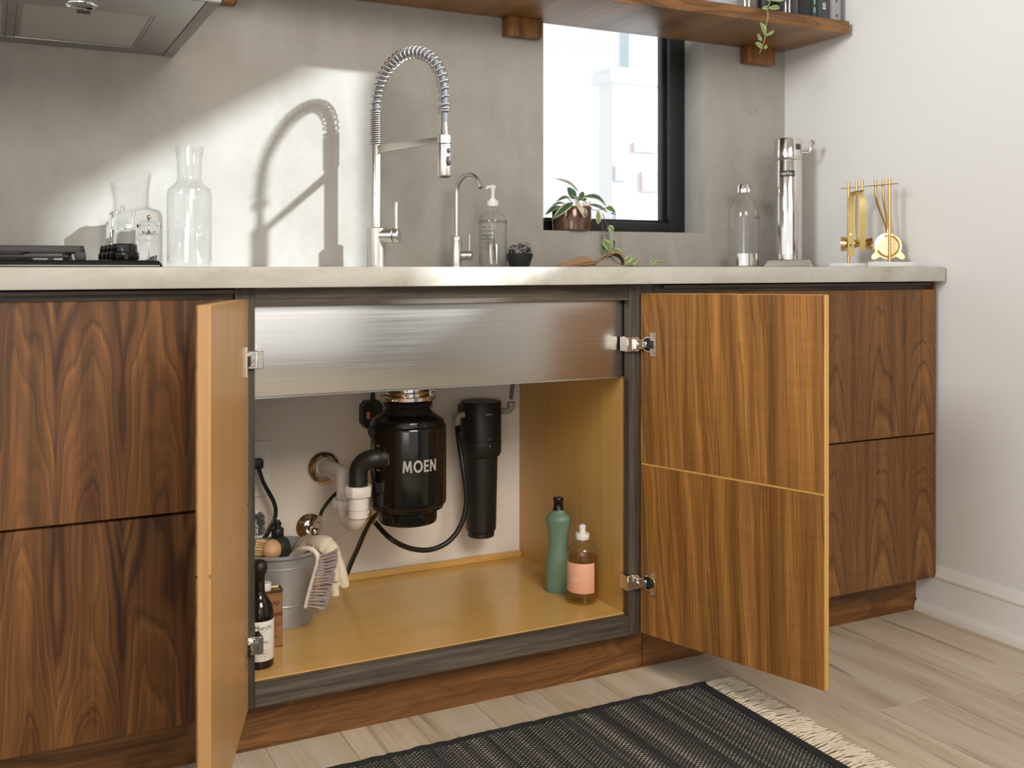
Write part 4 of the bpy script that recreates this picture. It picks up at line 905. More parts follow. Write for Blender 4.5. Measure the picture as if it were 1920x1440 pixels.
m_ = MB().tube([l0, l0+LVD*.012, l0+LVD*.019+Vector((0,0,.0005)), l0+LVD*.0235+Vector((0,0,.005)), l0+LVD*.0255+Vector((0,0,.016))], .0038, 12); m_.tube([l0+LVD*.0255+Vector((0,0,.014)), l0+LVD*.029+Vector((0,0,.024)), l0+LVD*.032+Vector((0,0,.030)), l0+LVD*.0335+Vector((0,0,.034))], [.0045, .007, .0088, .006], 14); m_.build('lever', 'polished', t)

# stand of brass bar tools, set along the white wall
RX, RY0, RY1 = 2.136, 1.972, 2.118
t = thing('bar_tool_stand', 'brass bar tool stand on a white marble foot by the white wall', 'stand', (RX, 2.045, CT))
MB().box((2.098, 1.925, CT), (2.180, 2.012, CT+.0125), .0015).build('foot', 'marble', t)
MB().box((2.104, 2.078, CT), (2.186, 2.160, CT+.0100), .0015).build('foot', 'marble', t)
for Y in (RY0, RY1): MB().cyl((RX, Y, CT+.0100), (RX, Y, CT+.235), .0042, .0042, 18, .0006).build('post', 'brass', t)
MB().box((RX-.004, RY0-.027, CT+.2185), (RX+.004, RY1+.028, CT+.2202), .0004).build('top_bar', 'brass_dark', t)
def ry(px): # along the stand from a sighted column
    r = ray(px, 400); return RX*r.y/r.x
ZB = CT+.2202
hang = {}
grp = 'bar tools on the brass stand'
# jigger: two cones on a rod
y_ = ry(1610); t = thing('jigger', 'double ended brass jigger cup, leftmost tool on the stand', 'jigger', (RX-.004, y_, CT+.11), grp)
MB().cyl((RX-.0079, y_, CT+.118), (RX-.0079, y_, CT+.234), .0038, .0038, 14, .0006).build('rod', 'brass', t)
jc = Vector((RX-.002, y_-.003, CT+.063)); jd = Vector((-.62, .78, 0)).normalized()
MB().lathe([(.0085,.0),(.013,.012),(.0215,.046),(.0207,.046),(.012,.012),(0,.006)], jc, 36, jd).build('cup', 'brass', t)
MB().lathe([(.0085,.0),(.012,.010),(.0185,.034),(.0178,.034),(.011,.010),(0,.005)], jc, 36, -jd).build('cup', 'brass', t)
MB().tube([(RX-.0079, y_, CT+.118), (RX-.006, y_, CT+.085), jc], [.0036, .003, .003], 10).build('neck', 'brass', t)
# tongs: bent spring strip
y_ = ry(1621); t = thing('ice_tongs', 'brass ice tongs hanging folded between jigger and strainers', 'tongs', (RX-.012, y_, CT+.1), grp)
MB().cyl((RX-.0079, y_, CT+.2085), (RX-.0079, y_, CT+.2372), .0038, .0038, 14, .0006).build('hook_rod', 'brass', t)
def strip(name, line, wd, th, dirw, mat):
    m_ = MB(); P = [Vector(p) for p in line]; n = len(P); Wd = wd if isinstance(wd, list) else [wd]*n; D = Vector(dirw).normalized()
    for i in range(n-1):
        def ring(k):
            tt = (P[min(n-1,k+1)]-P[max(0,k-1)]).normalized(); no = tt.cross(D).normalized(); return [P[k]+D*Wd[k]/2+no*th/2, P[k]-D*Wd[k]/2+no*th/2, P[k]-D*Wd[k]/2-no*th/2, P[k]+D*Wd[k]/2-no*th/2]
        if i == 0: A_r = [m_.bm.verts.new(q) for q in ring(0)]; m_.bm.faces.new(A_r[::-1])
        B_r = [m_.bm.verts.new(q) for q in ring(i+1)]
        for k in range(4): m_.bm.faces.new([A_r[k], A_r[(k+1) % 4], B_r[(k+1) % 4], B_r[k]])
        A_r = B_r
    m_.bm.faces.new(A_r); return m_
xt = RX-.030
strip('arm', [(RX-.010, y_+.001, CT+.2085), (xt-.002, y_+.008, CT+.204), (xt-.004, y_+.015, CT+.190), (xt-.004, y_+.016, CT+.150), (xt-.004, y_+.016, CT+.085), (xt-.004, y_+.0165, CT+.048), (xt-.003, y_+.015, CT+.030)], [.012, .014, .0155, .0165, .0165, .0165, .017], .0016, (.64,-.77,0), 'brass_dark').build('arm', 'brass_dark', t)
strip('arm', [(RX-.010, y_+.001, CT+.2085), (xt+.003, y_-.008, CT+.202), (xt+.005, y_-.017, CT+.182), (xt+.006, y_-.019, CT+.140), (xt+.006, y_-.017, CT+.08), (xt+.006, y_-.014, CT+.045)], [.012, .014, .0155, .016, .016, .015], .0016, (.64,-.77,0), 'brass_dark').build('arm', 'brass_dark', t)
MB().lathe([(0,.0),(.0028,0),(.0028,.0012),(0,.0014)], (xt-.0062, y_+.0150, CT+.0885), 12, (-.75,-.66,0)).build('rivet', 'brass_pale', t)
MB().lathe([(0,.0),(.0028,0),(.0028,.0008),(0,.0008)], (xt-.0062, y_+.0150, CT+.058), 12, (-.75,-.66,0)).build('rivet', 'black', t)
# strainers: rod, perforated disc, spring, two prongs
def strainer(y_, zc, r_, label, xo, prongs):
    t = thing('cocktail_strainer', label, 'strainer', (RX+xo, y_, CT+zc), grp); nrm = Vector((-.80, -.60, 0)); tg = Vector((.60, -.80, 0)); c_ = Vector((RX+xo, y_, CT+zc))
    hp_ = [Vector((RX+.0079, y_, CT+.2365)), Vector((RX+.0079, y_, CT+.20))]+[Vector((RX+.0079+(xo-.0079)*(3*u*u-2*u**3), y_, CT+.20+(zc+r_+.004-.20)*u)) for u in [k/10 for k in range(1, 11)]]+[c_+Vector((0,0,r_-.002))]
    MB().tube(hp_, [.0038, .0038]+[.0037-.0001*k for k in range(8)]+[.0036, .0044, .0052], 12).build('handle', 'brass', t)
    bm = MB(); holes = []
    m_ = bm.lathe([(0,.0),(r_*.60,0),(r_*.62,.0004),(r_*.86,.0004),(r_,.0),(r_,.0016),(r_*.86,.0022),(r_*.62,.0022),(r_*.60,.0016),(0,.0016)], c_, 48, nrm)
    m_.build('disc', 'brass_pale', t)
    h = MB()
    for i in range(-2, 3):
        for j in range(-2, 3):
            if (i*i+j*j) <= 6: h.cyl(c_+nrm*.0015+tg*(i*.0058+(j % 2)*.0029)+Vector((0,0,j*.0052)), c_+nrm*.00175+tg*(i*.0058+(j % 2)*.0029)+Vector((0,0,j*.0052)), .00105, .00105, 8)
    h.build('holes', 'dark_button', t)
    sp = []
    for i in range(520):
        a_ = 2*PI*i/520*.74+PI*1.13; ph = i*2*PI/8; rr = r_*.80+.0024*math.cos(ph)
        sp.append(c_+tg*(rr*math.cos(a_))+Vector((0,0,rr*math.sin(a_)))+nrm*(.0042+.0022*math.sin(ph)))
    MB().tube(sp, .0006, 5).build('spring', 'brass', t)
    if prongs:
        for s_ in (-1, 1):
            d_ = (tg*s_*.78+Vector((0,0,-.63))).normalized(); s2 = d_.cross(nrm)
            m_ = MB(); w0, w1 = .010, .0062; L0, L1 = r_*.90, r_+.018
            m_.prism([(L0,-w0),(L1-.004,-w1),(L1-.001,-w1*.6),(L1,0),(L1-.001,w1*.6),(L1-.004,w1),(L0,w0)], lambda u, v, q: c_+d_*u+s2*v+nrm*q, .0001, .0015); m_.build('prong', 'brass_pale', t)
strainer(ry(1638), .058, .0215, 'smaller brass strainer half hidden behind the round strainer', .052, False)
strainer(ry(1652), .0555, .0350, 'round perforated brass strainer with two prongs on the stand', .026, True)

# ------------------------------------------------------------------ under the sink: disposer, trap, filter, hoses
FZ = .1446
DX, DY = .8465, 2.18; D0 = Vector((DX, DY, 0)); da = math.atan2(-DX, DY)
t = thing('waste_disposer', 'black glossy waste disposer hanging under the sink', 'disposer', (DX, DY, .334))
disposer = t
MB().lathe([(0,.362),(.058,.362),(.080,.372),(.0845,.384),(.0845,.560),(.081,.572),(.060,.585),(.0,.585)], D0, 56).build('body', 'black_gloss', t)
MB().lathe([(.0835,.380),(.0868,.384),(.0875,.392),(.0875,.552),(.0862,.560),(.083,.563)], D0, 40, a0=da-PI/2-.98, a1=da-PI/2+1.9).build('shell', 'black_gloss', t)
MB().lathe([(0,.334),(.045,.334),(.064,.340),(.0665,.347),(.0665,.366),(.060,.368),(0,.368)], D0, 48).build('bottom_cap', 'black_gloss', t)
MB().lathe([(.0,.584),(.060,.584),(.054,.590),(.050,.598),(.054,.603),(.056,.609),(.050,.614),(.0,.614)], D0, 48).build('neck', 'black_matt', t)
mr = MB().lathe([(.050,.6145),(.0605,.6145),(.0625,.617),(.0625,.624),(.0605,.6262),(.050,.6262)], D0, 48).lathe([(.050,.634),(.062,.634),(.063,.6355),(.062,.637),(.050,.637)], D0, 48).lathe([(.045,.6145),(.047,.6145),(.047,.6675),(.045,.6675)], D0, 36).build('mount_ring', 'chrome', t)
for k in range(3):
    a_ = da-PI/2-.02+k*2*PI/3; p = D0+Vector((.0575*math.cos(a_), .0575*math.sin(a_), 0))
    MB().cyl(p+Vector((0,0,.6265)), p+Vector((0,0,.6535)), .0022).lathe([(.0023,.628),(.005,.628),(.005,.632),(.0023,.632)], p, 6).build('mount_screw', 'chrome', mr)
a_ = da-PI/2-.45; p = D0+Vector((.064*math.cos(a_), .064*math.sin(a_), .6205)); MB().box((p.x-.008, p.y-.003, p.z-.0025), (p.x+.008, p.y+.003, p.z+.0025), .001).build('mount_lug', 'chrome', mr)
a_ = da-PI/2+1.02; p = D0+Vector((.0665*math.cos(a_), .0665*math.sin(a_), .634))
MB().tube([p+RGT*(.0055*math.cos(k*.55))+Vector((0,0,.0065*math.sin(k*.55))) for k in range(1, 10)], .0016, 8).build('mount_hook', 'white_plastic', mr)
MB().tube([D0+Vector((.05,.045,.64)), D0+Vector((.064,.055,.645)), D0+Vector((.073,.058,.625)), D0+Vector((.078,.055,.585))], .0065, 12).build('inlet_hose', 'grey_hose', t)
m_ = MB(); wm = wrap((DX, DY, 0), .0881, da+.33, .4785); m_.letters('MOEN', .0262, lambda u, v: wm(u*.80, v)); m_.build('lettering', 'ink_silver', t, normals=False)
# side port, discharge elbow and clamp
ED = Vector((-.93, -.37, 0)); ez = .4945
e0 = D0+ED*.080+Vector((0,0,ez))
m_ = MB(); qv = Vector((-ED.y, ED.x, 0))
m_.prism([(-.030,.012),(-.012,.031),(.012,.031),(.030,.012),(.030,-.012),(.012,-.031),(-.012,-.031),(-.030,-.012)], lambda u, v, s: e0+qv*u+Vector((0,0,v))+ED*s, .002, .006); m_.build('elbow_flange', 'chrome', t)
for k, (u, v) in enumerate(((.0, .0265), (-.0245, 0), (.0, -.0265))):
    c_ = e0+qv*u+Vector((0,0,v)); MB().lathe([(0,.0062),(.004,.0062),(.004,.009),(.0015,.0098),(0,.0090)], c_, 8, ED).build('flange_bolt', 'chrome', t)
TX, TY = .7245, 2.165
ev = [e0+ED*.004, e0+ED*.016]; c0 = Vector((TX, TY, ez)); s_ = e0+ED*.016; rad = (Vector((s_.x, s_.y, 0))-Vector((TX, TY, 0))).length
hd_ = (Vector((TX, TY, ez))-s_).normalized()
for k in range(1, 11):
    a_ = PI/2*k/10; ev.append(s_+hd_*rad*math.sin(a_)*1.0+Vector((0,0,-rad*.85*(1-math.cos(a_)))))
ev += [Vector((TX, TY, ez-rad*.85-.012)), Vector((TX, TY, .4282))]
MB().tube(ev, .0205, 20).build('discharge_elbow', 'black', t)
MB().lathe([(0,.0),(.015,0),(.0165,.003),(.0165,.005),(0,.005)], D0+Vector((math.cos(da-PI/2-1.18)*.0835, math.sin(da-PI/2-1.18)*.0835, .549)), 18, (math.cos(da-PI/2-1.18), math.sin(da-PI/2-1.18), 0), sx=.8, sy=1.3).build('port_plug', 'black_matt', t)

t = thing('drain_trap', 'white plastic drain trap curving from black elbow to wall', 'drain pipe', (TX, 2.25, .30))
zb = .351; R_ = .041
pts = [Vector((TX, TY, .4275)), Vector((TX, TY, .40)), Vector((TX, TY, zb+R_-.006))]
pts += [Vector((TX+(-.004)*(1-math.cos(a_))/2, TY+R_*(1-math.cos(a_)), zb+R_-.006-R_*math.sin(a_)*.95)) for a_ in [PI*k/14 for k in range(1, 14)]]
pts += [Vector((TX-.004, TY+2*R_, zb+R_-.006)), Vector((TX-.004, TY+2*R_, .380))]
MB().tube(pts, .0215, 22).build('trap_bend', 'pvc', t)
MB().lathe([(.0215,-.030),(.0232,-.030),(.0232,.0),(.0215,.0)], (TX, TY, .4125), 28).lathe([(.0214,-.048),(.0226,-.047),(.0226,-.032),(.0214,-.031)], (TX, TY, .4125), 28).build('socket', 'pvc', t)
nut = lambda a_: 1+.05*(math.cos(a_*8) > .55)
MB().lathe([(.0212,.4115),(.0278,.4115),(.0285,.4135),(.0285,.4325),(.027,.4345),(.0212,.4345)], (TX, TY, 0), 64, lobes=nut).build('slip_nut', 'pvc', t)
MB().lathe([(.0200,.3710),(.0275,.3710),(.0282,.373),(.0282,.388),(.0268,.390),(.0206,.390)], (TX-.004, TY+2*R_, 0), 64, lobes=nut).build('slip_nut', 'pvc', t)
w0 = Vector((TX-.004, TY+2*R_, .386)); wl = Vector((.729, 2.4285, .4285))
pts = [w0, w0+Vector((0,0,.018))]+[w0+Vector((.009*(1-math.cos(a_)), .044*(1-math.cos(a_)), .018+.026*math.sin(a_))) for a_ in [PI/2*k/8 for k in range(1, 9)]]+[Vector((.7275, 2.36, .4325)), wl]
MB().tube(pts, .0195, 22).build('wall_tube', 'pvc', t)
MB().lathe([(.0205,-.001),(.024,-.0045),(.0285,-.0125),(.036,-.0085),(.041,-.001),(.0405,0)][::1], wl+Vector((-.003,0,-.002)), 40, (0,1,0)).build('wall_flange', 'chrome', t)

VX, VY = 1.112, 2.352; V0 = Vector((VX, VY, 0)); va = math.atan2(-VX, VY)
t = thing('water_filter', 'matt black water filter cartridge hung on the white back panel', 'filter', (VX, VY, .233))
MB().lathe([(0,.4785),(.0515,.4785),(.0515,.573),(.050,.5755),(0,.5755)], V0, 48).build('head', 'black_matt', t)
MB().box((VX-.03, VY+.045, .49), (VX+.03, 2.4302, .56), .002).build('bracket', 'black_matt', t)
MB().lathe([(0,.4775),(.0515,.4775),(.0518,.476),(.0515,.447),(.047,.4385),(.0425,.4365),(0,.4365)], V0, 48).build('collar', 'black_matt', t)
MB().lathe([(0,.247),(.034,.247),(.0372,.2495),(.0385,.256),(.0422,.425),(.0422,.436),(0,.436)], V0, 48).build('canister', 'black_matt', t)
MB().lathe([(0,.2335),(.032,.2335),(.034,.2355),(.034,.2465),(0,.2465)], V0, 40).build('end_cap', 'black_matt', t)
m_ = MB(); m_.letters('MOEN', .0040, wrap((VX, VY, 0), .0519, va+.42, .5478), .28); m_.build('lettering', 'ink_silver', t, normals=False)
m_ = MB(); m_.grid(lambda u, v: wrap((VX, VY, 0), .0519, va+.44, .4862)((u-.5)*.0012, (v-.5)*.0058), 2, 1); m_.lathe([(0,0),(.0019,0),(.0019,.0002),(0,.0002)], wrap((VX, VY, 0), .0520, va+.44, .4683)(0, 0), 12, (math.sin(va+.44), -math.cos(va+.44), 0)); m_.build('alignment_mark', 'ink_silver', t, normals=False)
def elbow_fit(p_in, p_mid, p_out, name='fitting'):
    m_ = MB(); a_ = Vector(p_in); b_ = Vector(p_mid); c_ = Vector(p_out)
    m_.tube([a_, a_.lerp(b_, .6), b_.lerp(a_, .18)+(c_-b_)*.06, b_.lerp(c_, .18)+(a_-b_)*.06, b_.lerp(c_, .6), c_], .0078, 14)
    d_ = (c_-b_).normalized(); m_.lathe([(0,-.004),(.0098,-.004),(.0102,.0),(.0102,.010),(.009,.0115),(0,.0115)], b_.lerp(c_, .55), 20, d_); return m_.build(name, 'grey_plastic', t)
lf = at(857, 779, VY-.005); elbow_fit(Vector((VX-.050, VY-.006, lf.z+.001)), lf, lf+Vector((0,0,-.021)))
rf = at(958, 770, VY+.005); elbow_fit(Vector((VX+.050, VY+.006, rf.z-.001)), rf, rf+Vector((0,0,.021)))
MB().tube([rf+Vector((0,0,.030)), at(959, 738, VY+.01), at(962, 715, VY+.02), at(964, 690, VY+.03)], .0052, 12).build('outlet_tube', 'grey_hose', t)

# black water hose from filter to the brass tee behind the trap
t = thing('water_hose', 'black water hose looping from filter down to a brass connector', 'hose', at(800, 1032, 2.36))
hp = [lf+Vector((0,0,-.030)), at(860,826,2.328), at(867,870,2.305), at(873,915,2.298), at(874,945,2.298), at(868,975,2.298), at(855,1000,2.298), at(836,1019,2.298), at(810,1030,2.298), at(785,1031,2.298), at(757,1024,2.298), at(730,1008,2.298), at(708,985,2.345), at(700,975,2.345)]
def smooth(P, k=5):
    P = [Vector(p) for p in P]; out = []
    for i in range(len(P)-1):
        p0, p1, p2, p3 = P[max(0,i-1)], P[i], P[i+1], P[min(len(P)-1,i+2)]
        for j in range(k):
            u = j/k; out.append(.5*((2*p1)+(p2-p0)*u+(2*p0-5*p1+4*p2-p3)*u*u+(3*p1-p0-3*p2+p3)*u**3))
    return out+[P[-1]]
MB().tube(smooth(hp), .0062, 12).build('tube', 'rubber', t)
b0, b1, b2 = at(700,975,2.345), at(689,964,2.345), at(676,952,2.345)
MB().lathe([(.0063,0),(.0095,0),(.0095,.012),(.0075,.013),(.0075,.016),(0,.016)], b0+Vector((.002,0,-.003)), 6, (b1-b0).normalized()).build('brass_nut', 'brass', t)
MB().tube([b1, b1.lerp(b2, .5), b2, at(668, 968, 2.35)], .0062, 12).lathe([(0,0),(.0085,0),(.0085,.010),(0,.010)], b1, 8, (at(694, 946, 2.345)-b1).normalized()).build('brass_tee', 'brass', t)

t = thing('stop_valve', 'chrome stop valve with round wall plate behind the bucket', 'valve', at(580, 988, 2.43))
vc = at(580, 988, 2.4295)
MB().lathe([(.0,-.012),(.016,-.012),(.020,-.009),(.031,-.003),(.033,0),(0,0)], vc, 36, (0,1,0)).build('wall_plate', 'chrome', t)
vb = vc+Vector((.004,-.028,-.004)); m_ = MB().cyl(vc+Vector((.001,-.011,0)), vb+Vector((0,-.006,0)), .0095, .0095, 16, .001); m_.ball(vb, .0125, 16, 10); m_.build('valve_body', 'chrome', t)
MB().lathe([(0,0),(.011,0),(.013,.003),(.013,.012),(.010,.015),(0,.015)], vb+Vector((.006,-.008,-.010)), 18, (.25,-.55,-.8), lobes=lambda a: 1-.1*abs(math.sin(a*3))).build('valve_handle', 'chrome', t)
up = (at(606, 954, 2.40)-vb).normalized()
MB().lathe([(0,.010),(.0085,.010),(.0085,.022),(.006,.024),(.006,.040),(0,.040)], vb, 6, up).build('valve_nut', 'hinge', t)
MB().tube(smooth([vb+up*.036, at(606,954,2.40), at(625,930,2.405), at(660,900,2.41), at(690,877,2.415), at(712,858,2.42)]), .0042, 10).build('braided_line', 'rubber', t)

# cords and electrics
MB().tube(smooth([at(735,958,2.26), at(722,953,2.28), at(708,962,2.31), at(695,978,2.33), at(683,1000,2.35), at(672,1026,2.36), at(660,1052,2.37), at(650,1076,2.37), at(643,1092,2.37)]), .0068, 10, flat=.45, up=(.3,-.9,.2)).build('power_cord', 'rubber', disposer)
t = thing('wall_outlet', 'white wall outlet plate half hidden by the dark stile', 'outlet', at(489, 878, 2.43))
oc = at(478, 879, 2.4295)
MB().box((oc.x-.036, 2.4245, oc.z-.0655), (oc.x+.036, 2.4300, oc.z+.0655), .002).build('plate', 'white_plastic', t)
for s_ in (-1, 1): MB().box((oc.x-.016, 2.4230, oc.z+s_*.021-.014), (oc.x+.016, 2.4246, oc.z+s_*.021+.014), .003).build('receptacle', 'white_plastic', t)
t = thing('plug_cord', 'black cord with plug curving from the wall outlet towards the bucket', 'cord', at(497, 870, 2.42))
p0 = at(482, 868, 2.421); MB().box((p0.x-.013, 2.395, p0.z-.010), (p0.x+.010, 2.4225, p0.z+.012), .004).build('plug', 'black', t)
MB().tube(smooth([p0+Vector((0,-.02,-.004)), at(487,885,2.39), at(494,905,2.385), at(505,925,2.385), at(514,943,2.385), at(517,960,2.385), at(513,978,2.38), at(504,995,2.37), at(496,1010,2.36), at(490,1030,2.33), at(486,1050,2.30)]), .0066, 10, flat=.55, up=(.6,-.7,.3)).build('cable', 'rubber', t)
t = thing('power_adapter', 'black eight-sided power adapter on the back panel behind the disposer', 'adapter', at(690, 775, 2.43))
ac = at(692, 775, 2.4295); m_ = MB()
m_.prism([(-.026,-.021),(-.015,-.034),(.015,-.034),(.026,-.021),(.026,.021),(.015,.034),(-.015,.034),(-.026,.021)], lambda u, v, s: ac+Vector((u, -s, v)), 0, .030); m_.build('case', 'black_matt', t)
MB().box((ac.x-.017, ac.y-.0308, ac.z-.009), (ac.x-.008, ac.y-.0301, ac.z+.008), .0002).build('indicator', 'amber_led', t)
MB().tube([ac+Vector((.004,-.016,.034)), ac+Vector((.004,-.016,.075)), ac+Vector((.004,-.02,.11))], .0055, 10).build('lead', 'rubber', t)

# ------------------------------------------------------------------ bucket and what hangs in it
UX, UY = .566, 2.226; U = Vector((UX, UY, FZ))
t = thing('bucket', 'grey metal bucket full of cleaning things in the open cabinet', 'bucket', U)
MB().lathe([(0,.003),(.066,.003),(.067,.0),(.0700,.0),(.0715,.004),(.0735,.046),(.0750,.0475),(.0750,.0495),(.0740,.051),(.0805,.128),(.0820,.129),(.0822,.131),(.0812,.1325),(.0832,.150)], U, 64).build('shell', 'zinc', t)
MB().lathe([(.0832,.150),(.0868,.1515),(.0895,.1545),(.0895,.158),(.0868,.1605),(.0835,.1590),(.0810,.152),(.0725,.052),(.066,.0045),(0,.0045)], U, 64).build('rim', 'zinc', t)
# dark squeeze bottle standing in the bucket
SX, SYb = .570, 2.262; S = Vector((SX, SYb, FZ))
t = thing('squeeze_bottle', 'smoky squeeze bottle with black cap standing in the bucket', 'bottle', S+Vector((0,0,.006)))
MB().lathe([(0,.006),(.026,.006),(.0285,.010),(.030,.10),(.029,.148),(.026,.163),(.018,.1715),(.0125,.174),(0,.174)], S, 36).build('body', 'smoke', t)
MB().lathe([(0,.007),(.025,.007),(.0282,.09),(.0275,.145),(0,.145)], S, 30).build('liquid', 'brown_glass', t)
MB().lathe([(0,.1735),(.0128,.1735),(.0135,.1745),(.0135,.190),(.0125,.1915),(.0078,.192),(.0078,.1995),(.0088,.2005),(.0088,.2030),(.0060,.206),(.0045,.2095),(0,.2098)], S, 28, lobes=lambda a: 1+.015*math.cos(a*14)).build('cap', 'black', t)
# wooden brush head
t = thing('dish_brush', 'round beech brush head with cream bristles resting in the bucket', 'brush', atd(506, 1030, 2.19))
w_ax = (RGT*.93+FWD*-.30+Vector((0,0,.05))).normalized(); wc = atd(505, 1031, 2.19)
MB().lathe([(0,-.003),(.0205,-.003),(.0222,.001),(.0225,.006),(.0205,.014),(.0155,.0205),(.008,.0245),(0,.0255)], wc, 36, w_ax).build('head', 'wood_brush', t)
u_ = w_ax.orthogonal().normalized(); v_ = w_ax.cross(u_); m_ = MB()
for k in range(70):
    r_ = .0185*math.sqrt((k+.5)/70); a_ = k*2.39996; p = wc+(u_*math.cos(a_)+v_*math.sin(a_))*r_-w_ax*.002; q = p-w_ax*.023+(u_*math.cos(a_)+v_*math.sin(a_))*r_*.18
    m_.tube([p, p.lerp(q, .5), q], [.0009, .0015, .0022], 6)
o = m_.build('bristles', 'bristle_cream', t); o['kind'] = 'stuff'
MB().tube([wc+w_ax*.004+Vector((0,0,-.018)), wc+Vector((.004,.02,-.06)), wc+Vector((.006,.035,-.125))], .006, 12).build('handle', 'wood_brush', t)
# grey bottle brush behind
bb = at(480, 1000, 2.285); t = thing('bottle_brush', 'grey bristled bottle brush standing up at the bucket back', 'brush', bb)
MB().tube([Vector((bb.x+.002, 2.264, FZ+.012)), Vector((bb.x, 2.285, bb.z+.05))], .0035, 10).build('handle', 'white_plastic', t)
m_ = MB()
for k in range(240):
    a_ = random.random()*6.283; h = random.uniform(-.006, .045); L = .018+.003*random.random(); p = Vector((bb.x, 2.285, bb.z+h))
    m_.tube([p, p+Vector((math.cos(a_)*L, math.sin(a_)*L*.9, .005*random.uniform(-1, 1)))], [.0012, .0009], 4)
o = m_.build('bristles', 'bristle_dark', t); o['kind'] = 'stuff'
MB().lathe([(0,-.008),(.016,-.008),(.018,-.005),(.016,-.003),(0,-.003)], bb, 24).build('splash_guard', 'white_plastic', t)
# scrub brush hooked over the rim
z2 = lambda x, y, d: atd(470+x/7.2, 960+y/7.2, d)
t = thing('scrub_brush', 'cream scrub brush with mauve bristles hooked over the bucket rim', 'brush', z2(760, 1290, 2.10))
hk = [z2(520,640,2.175), z2(565,575,2.168), z2(625,520,2.150), z2(700,495,2.130), z2(785,492,2.120), z2(855,525,2.115), z2(900,590,2.112), z2(905,670,2.112), z2(885,760,2.112), z2(850,880,2.112), z2(815,1000,2.112), z2(780,1130,2.112), z2(745,1270,2.112)]
hs = smooth(hk, 4); MB().tube(hs, [.0052 if i < len(hs)-1 else .0040 for i in range(len(hs))], 16).ball(hs[-1], .0051, 14, 8).build('handle', 'cream_plastic', t)
m_ = MB(); random.seed(3)
for i in range(17):
    f = i/16; tipx = 1165-80*f-90*f*f; tipy = 545+770*f
    for row in range(4):
        dd = 2.111+(row-1.5)*.0065; p = z2(942-178*f, 602+668*f, dd); q = z2(tipx+random.uniform(-10, 10), tipy-22+random.uniform(-14, 14), dd+(row-1.5)*.004)
        for k in range(9):
            j = lambda s: Vector((random.uniform(-s, s), random.uniform(-s, s), random.uniform(-s, s)))
            m_.tube([p+j(.0012), p.lerp(q, .6)+j(.0020), q+j(.0034)], [.0006, .0007, .0008], 4)
o = m_.build('bristles', 'bristle_grey', t); o['kind'] = 'stuff'
# rubber gloves over the rim
t = thing('rubber_glove', 'cream rubber glove draped over the bucket rim behind the brush', 'glove', z2(1000, 560, 2.22))
m_ = MB()
m_.tube(smooth([z2(640,560,2.255), z2(720,480,2.245), z2(830,420,2.235), z2(930,415,2.215), z2(1030,450,2.200)], 4), [.014, .015, .0155, .016, .0165, .017, .0175, .018, .0185, .019, .0195, .020, .0205, .021, .0215, .021, .020][:17], 18, flat=.75, up=(-.2,-.6,1))
m_.tube(smooth([z2(980,430,2.21), z2(1060,500,2.20), z2(1120,590,2.197), z2(1150,680,2.197)], 4), [.0165, .018, .019, .0195, .020, .0195, .019, .018, .017, .016, .015, .0145, .013], 18, flat=.62, up=(-.1,-1,.2))
for ln, rd in (([(1120,560,2.200),(1185,690,2.198),(1232,830,2.200),(1262,950,2.203),(1272,1030,2.204)], .0112), ([(1105,600,2.186),(1135,740,2.183),(1150,860,2.183),(1150,950,2.183)], .0088), ([(1080,620,2.194),(1112,850,2.192),(1132,1010,2.192),(1140,1110,2.192),(1141,1132,2.192)], .0094), ([(1050,620,2.212),(1055,820,2.212),(1058,1000,2.212),(1052,1090,2.212)], .0085)):
    P = smooth([z2(*p) for p in ln], 4); n = len(P)
    m_.tube(P, [rd*(1.12-.2*i/n) if i < n-2 else rd*(.72 if i == n-2 else .35) for i in range(n)], 14)
o = m_.build('glove', 'glove', t, sharp=180)
rm = o.modifiers.new('fuse', 'REMESH'); rm.mode = 'VOXEL'; rm.voxel_size = .0016; rm.use_smooth_shade = True
sm = o.modifiers.new('soften', 'SMOOTH'); sm.factor = .5; sm.iterations = 4
MB().tube(smooth([z2(850,470,2.190), z2(815,430,2.215), z2(850,385,2.245), z2(930,372,2.25)], 4), .0016, 8).build('cuff_bead', 'glove', t)
t = thing('rubber_glove', 'beige rolled glove cuff lying in the bucket beside the squeeze bottle', 'glove', z2(720, 420, 2.28))
m_ = MB().tube(smooth([z2(600,640,2.285), z2(640,520,2.282), z2(700,430,2.280), z2(770,395,2.277), z2(850,400,2.272)], 4), [.010, .011, .012, .0125, .013, .0135, .014, .0145, .0145, .0145, .0145, .0145, .014, .0135, .013, .012, .010], 18, flat=.8, up=(-.2,-.8,.6))
m_.build('cuff', 'glove_dark', t)

# ------------------------------------------------------------------ bottles on the cabinet floor
LX, LY = .4665, 1.990; Lq = Vector((LX, LY, FZ)); la = math.atan2(-LX, LY)
t = thing('glass_bottle', 'dark brown glass bottle with cream label at the left stile', 'bottle', Lq)
MB().lathe([(0,0),(.025,0),(.0270,.004),(.0270,.098),(.0262,.108),(.0230,.120),(.0165,.130),(.0118,.137),(.0100,.145),(.0097,.172),(0,.172)], Lq, 48).build('glass', 'brown_glass', t)
MB().lathe([(0,.1725),(.0105,.1725),(.0110,.176),(.0140,.182),(.0150,.190),(.0135,.198),(.008,.2035),(0,.2045)], Lq, 32).build('stopper', 'black', t)
MB().lathe([(.0272,.016),(.0275,.0165),(.0275,.0915),(.0272,.092)], Lq, 48, a0=la-PI/2-1.0, a1=la-PI/2+1.42).build('label', 'label', t)
m_ = MB()
m_.text('Murchi', .0125, wrap(Lq, .0278, la+.27, .080)); m_.text('MAG', .0078, wrap(Lq, .0278, la+.31, .052))
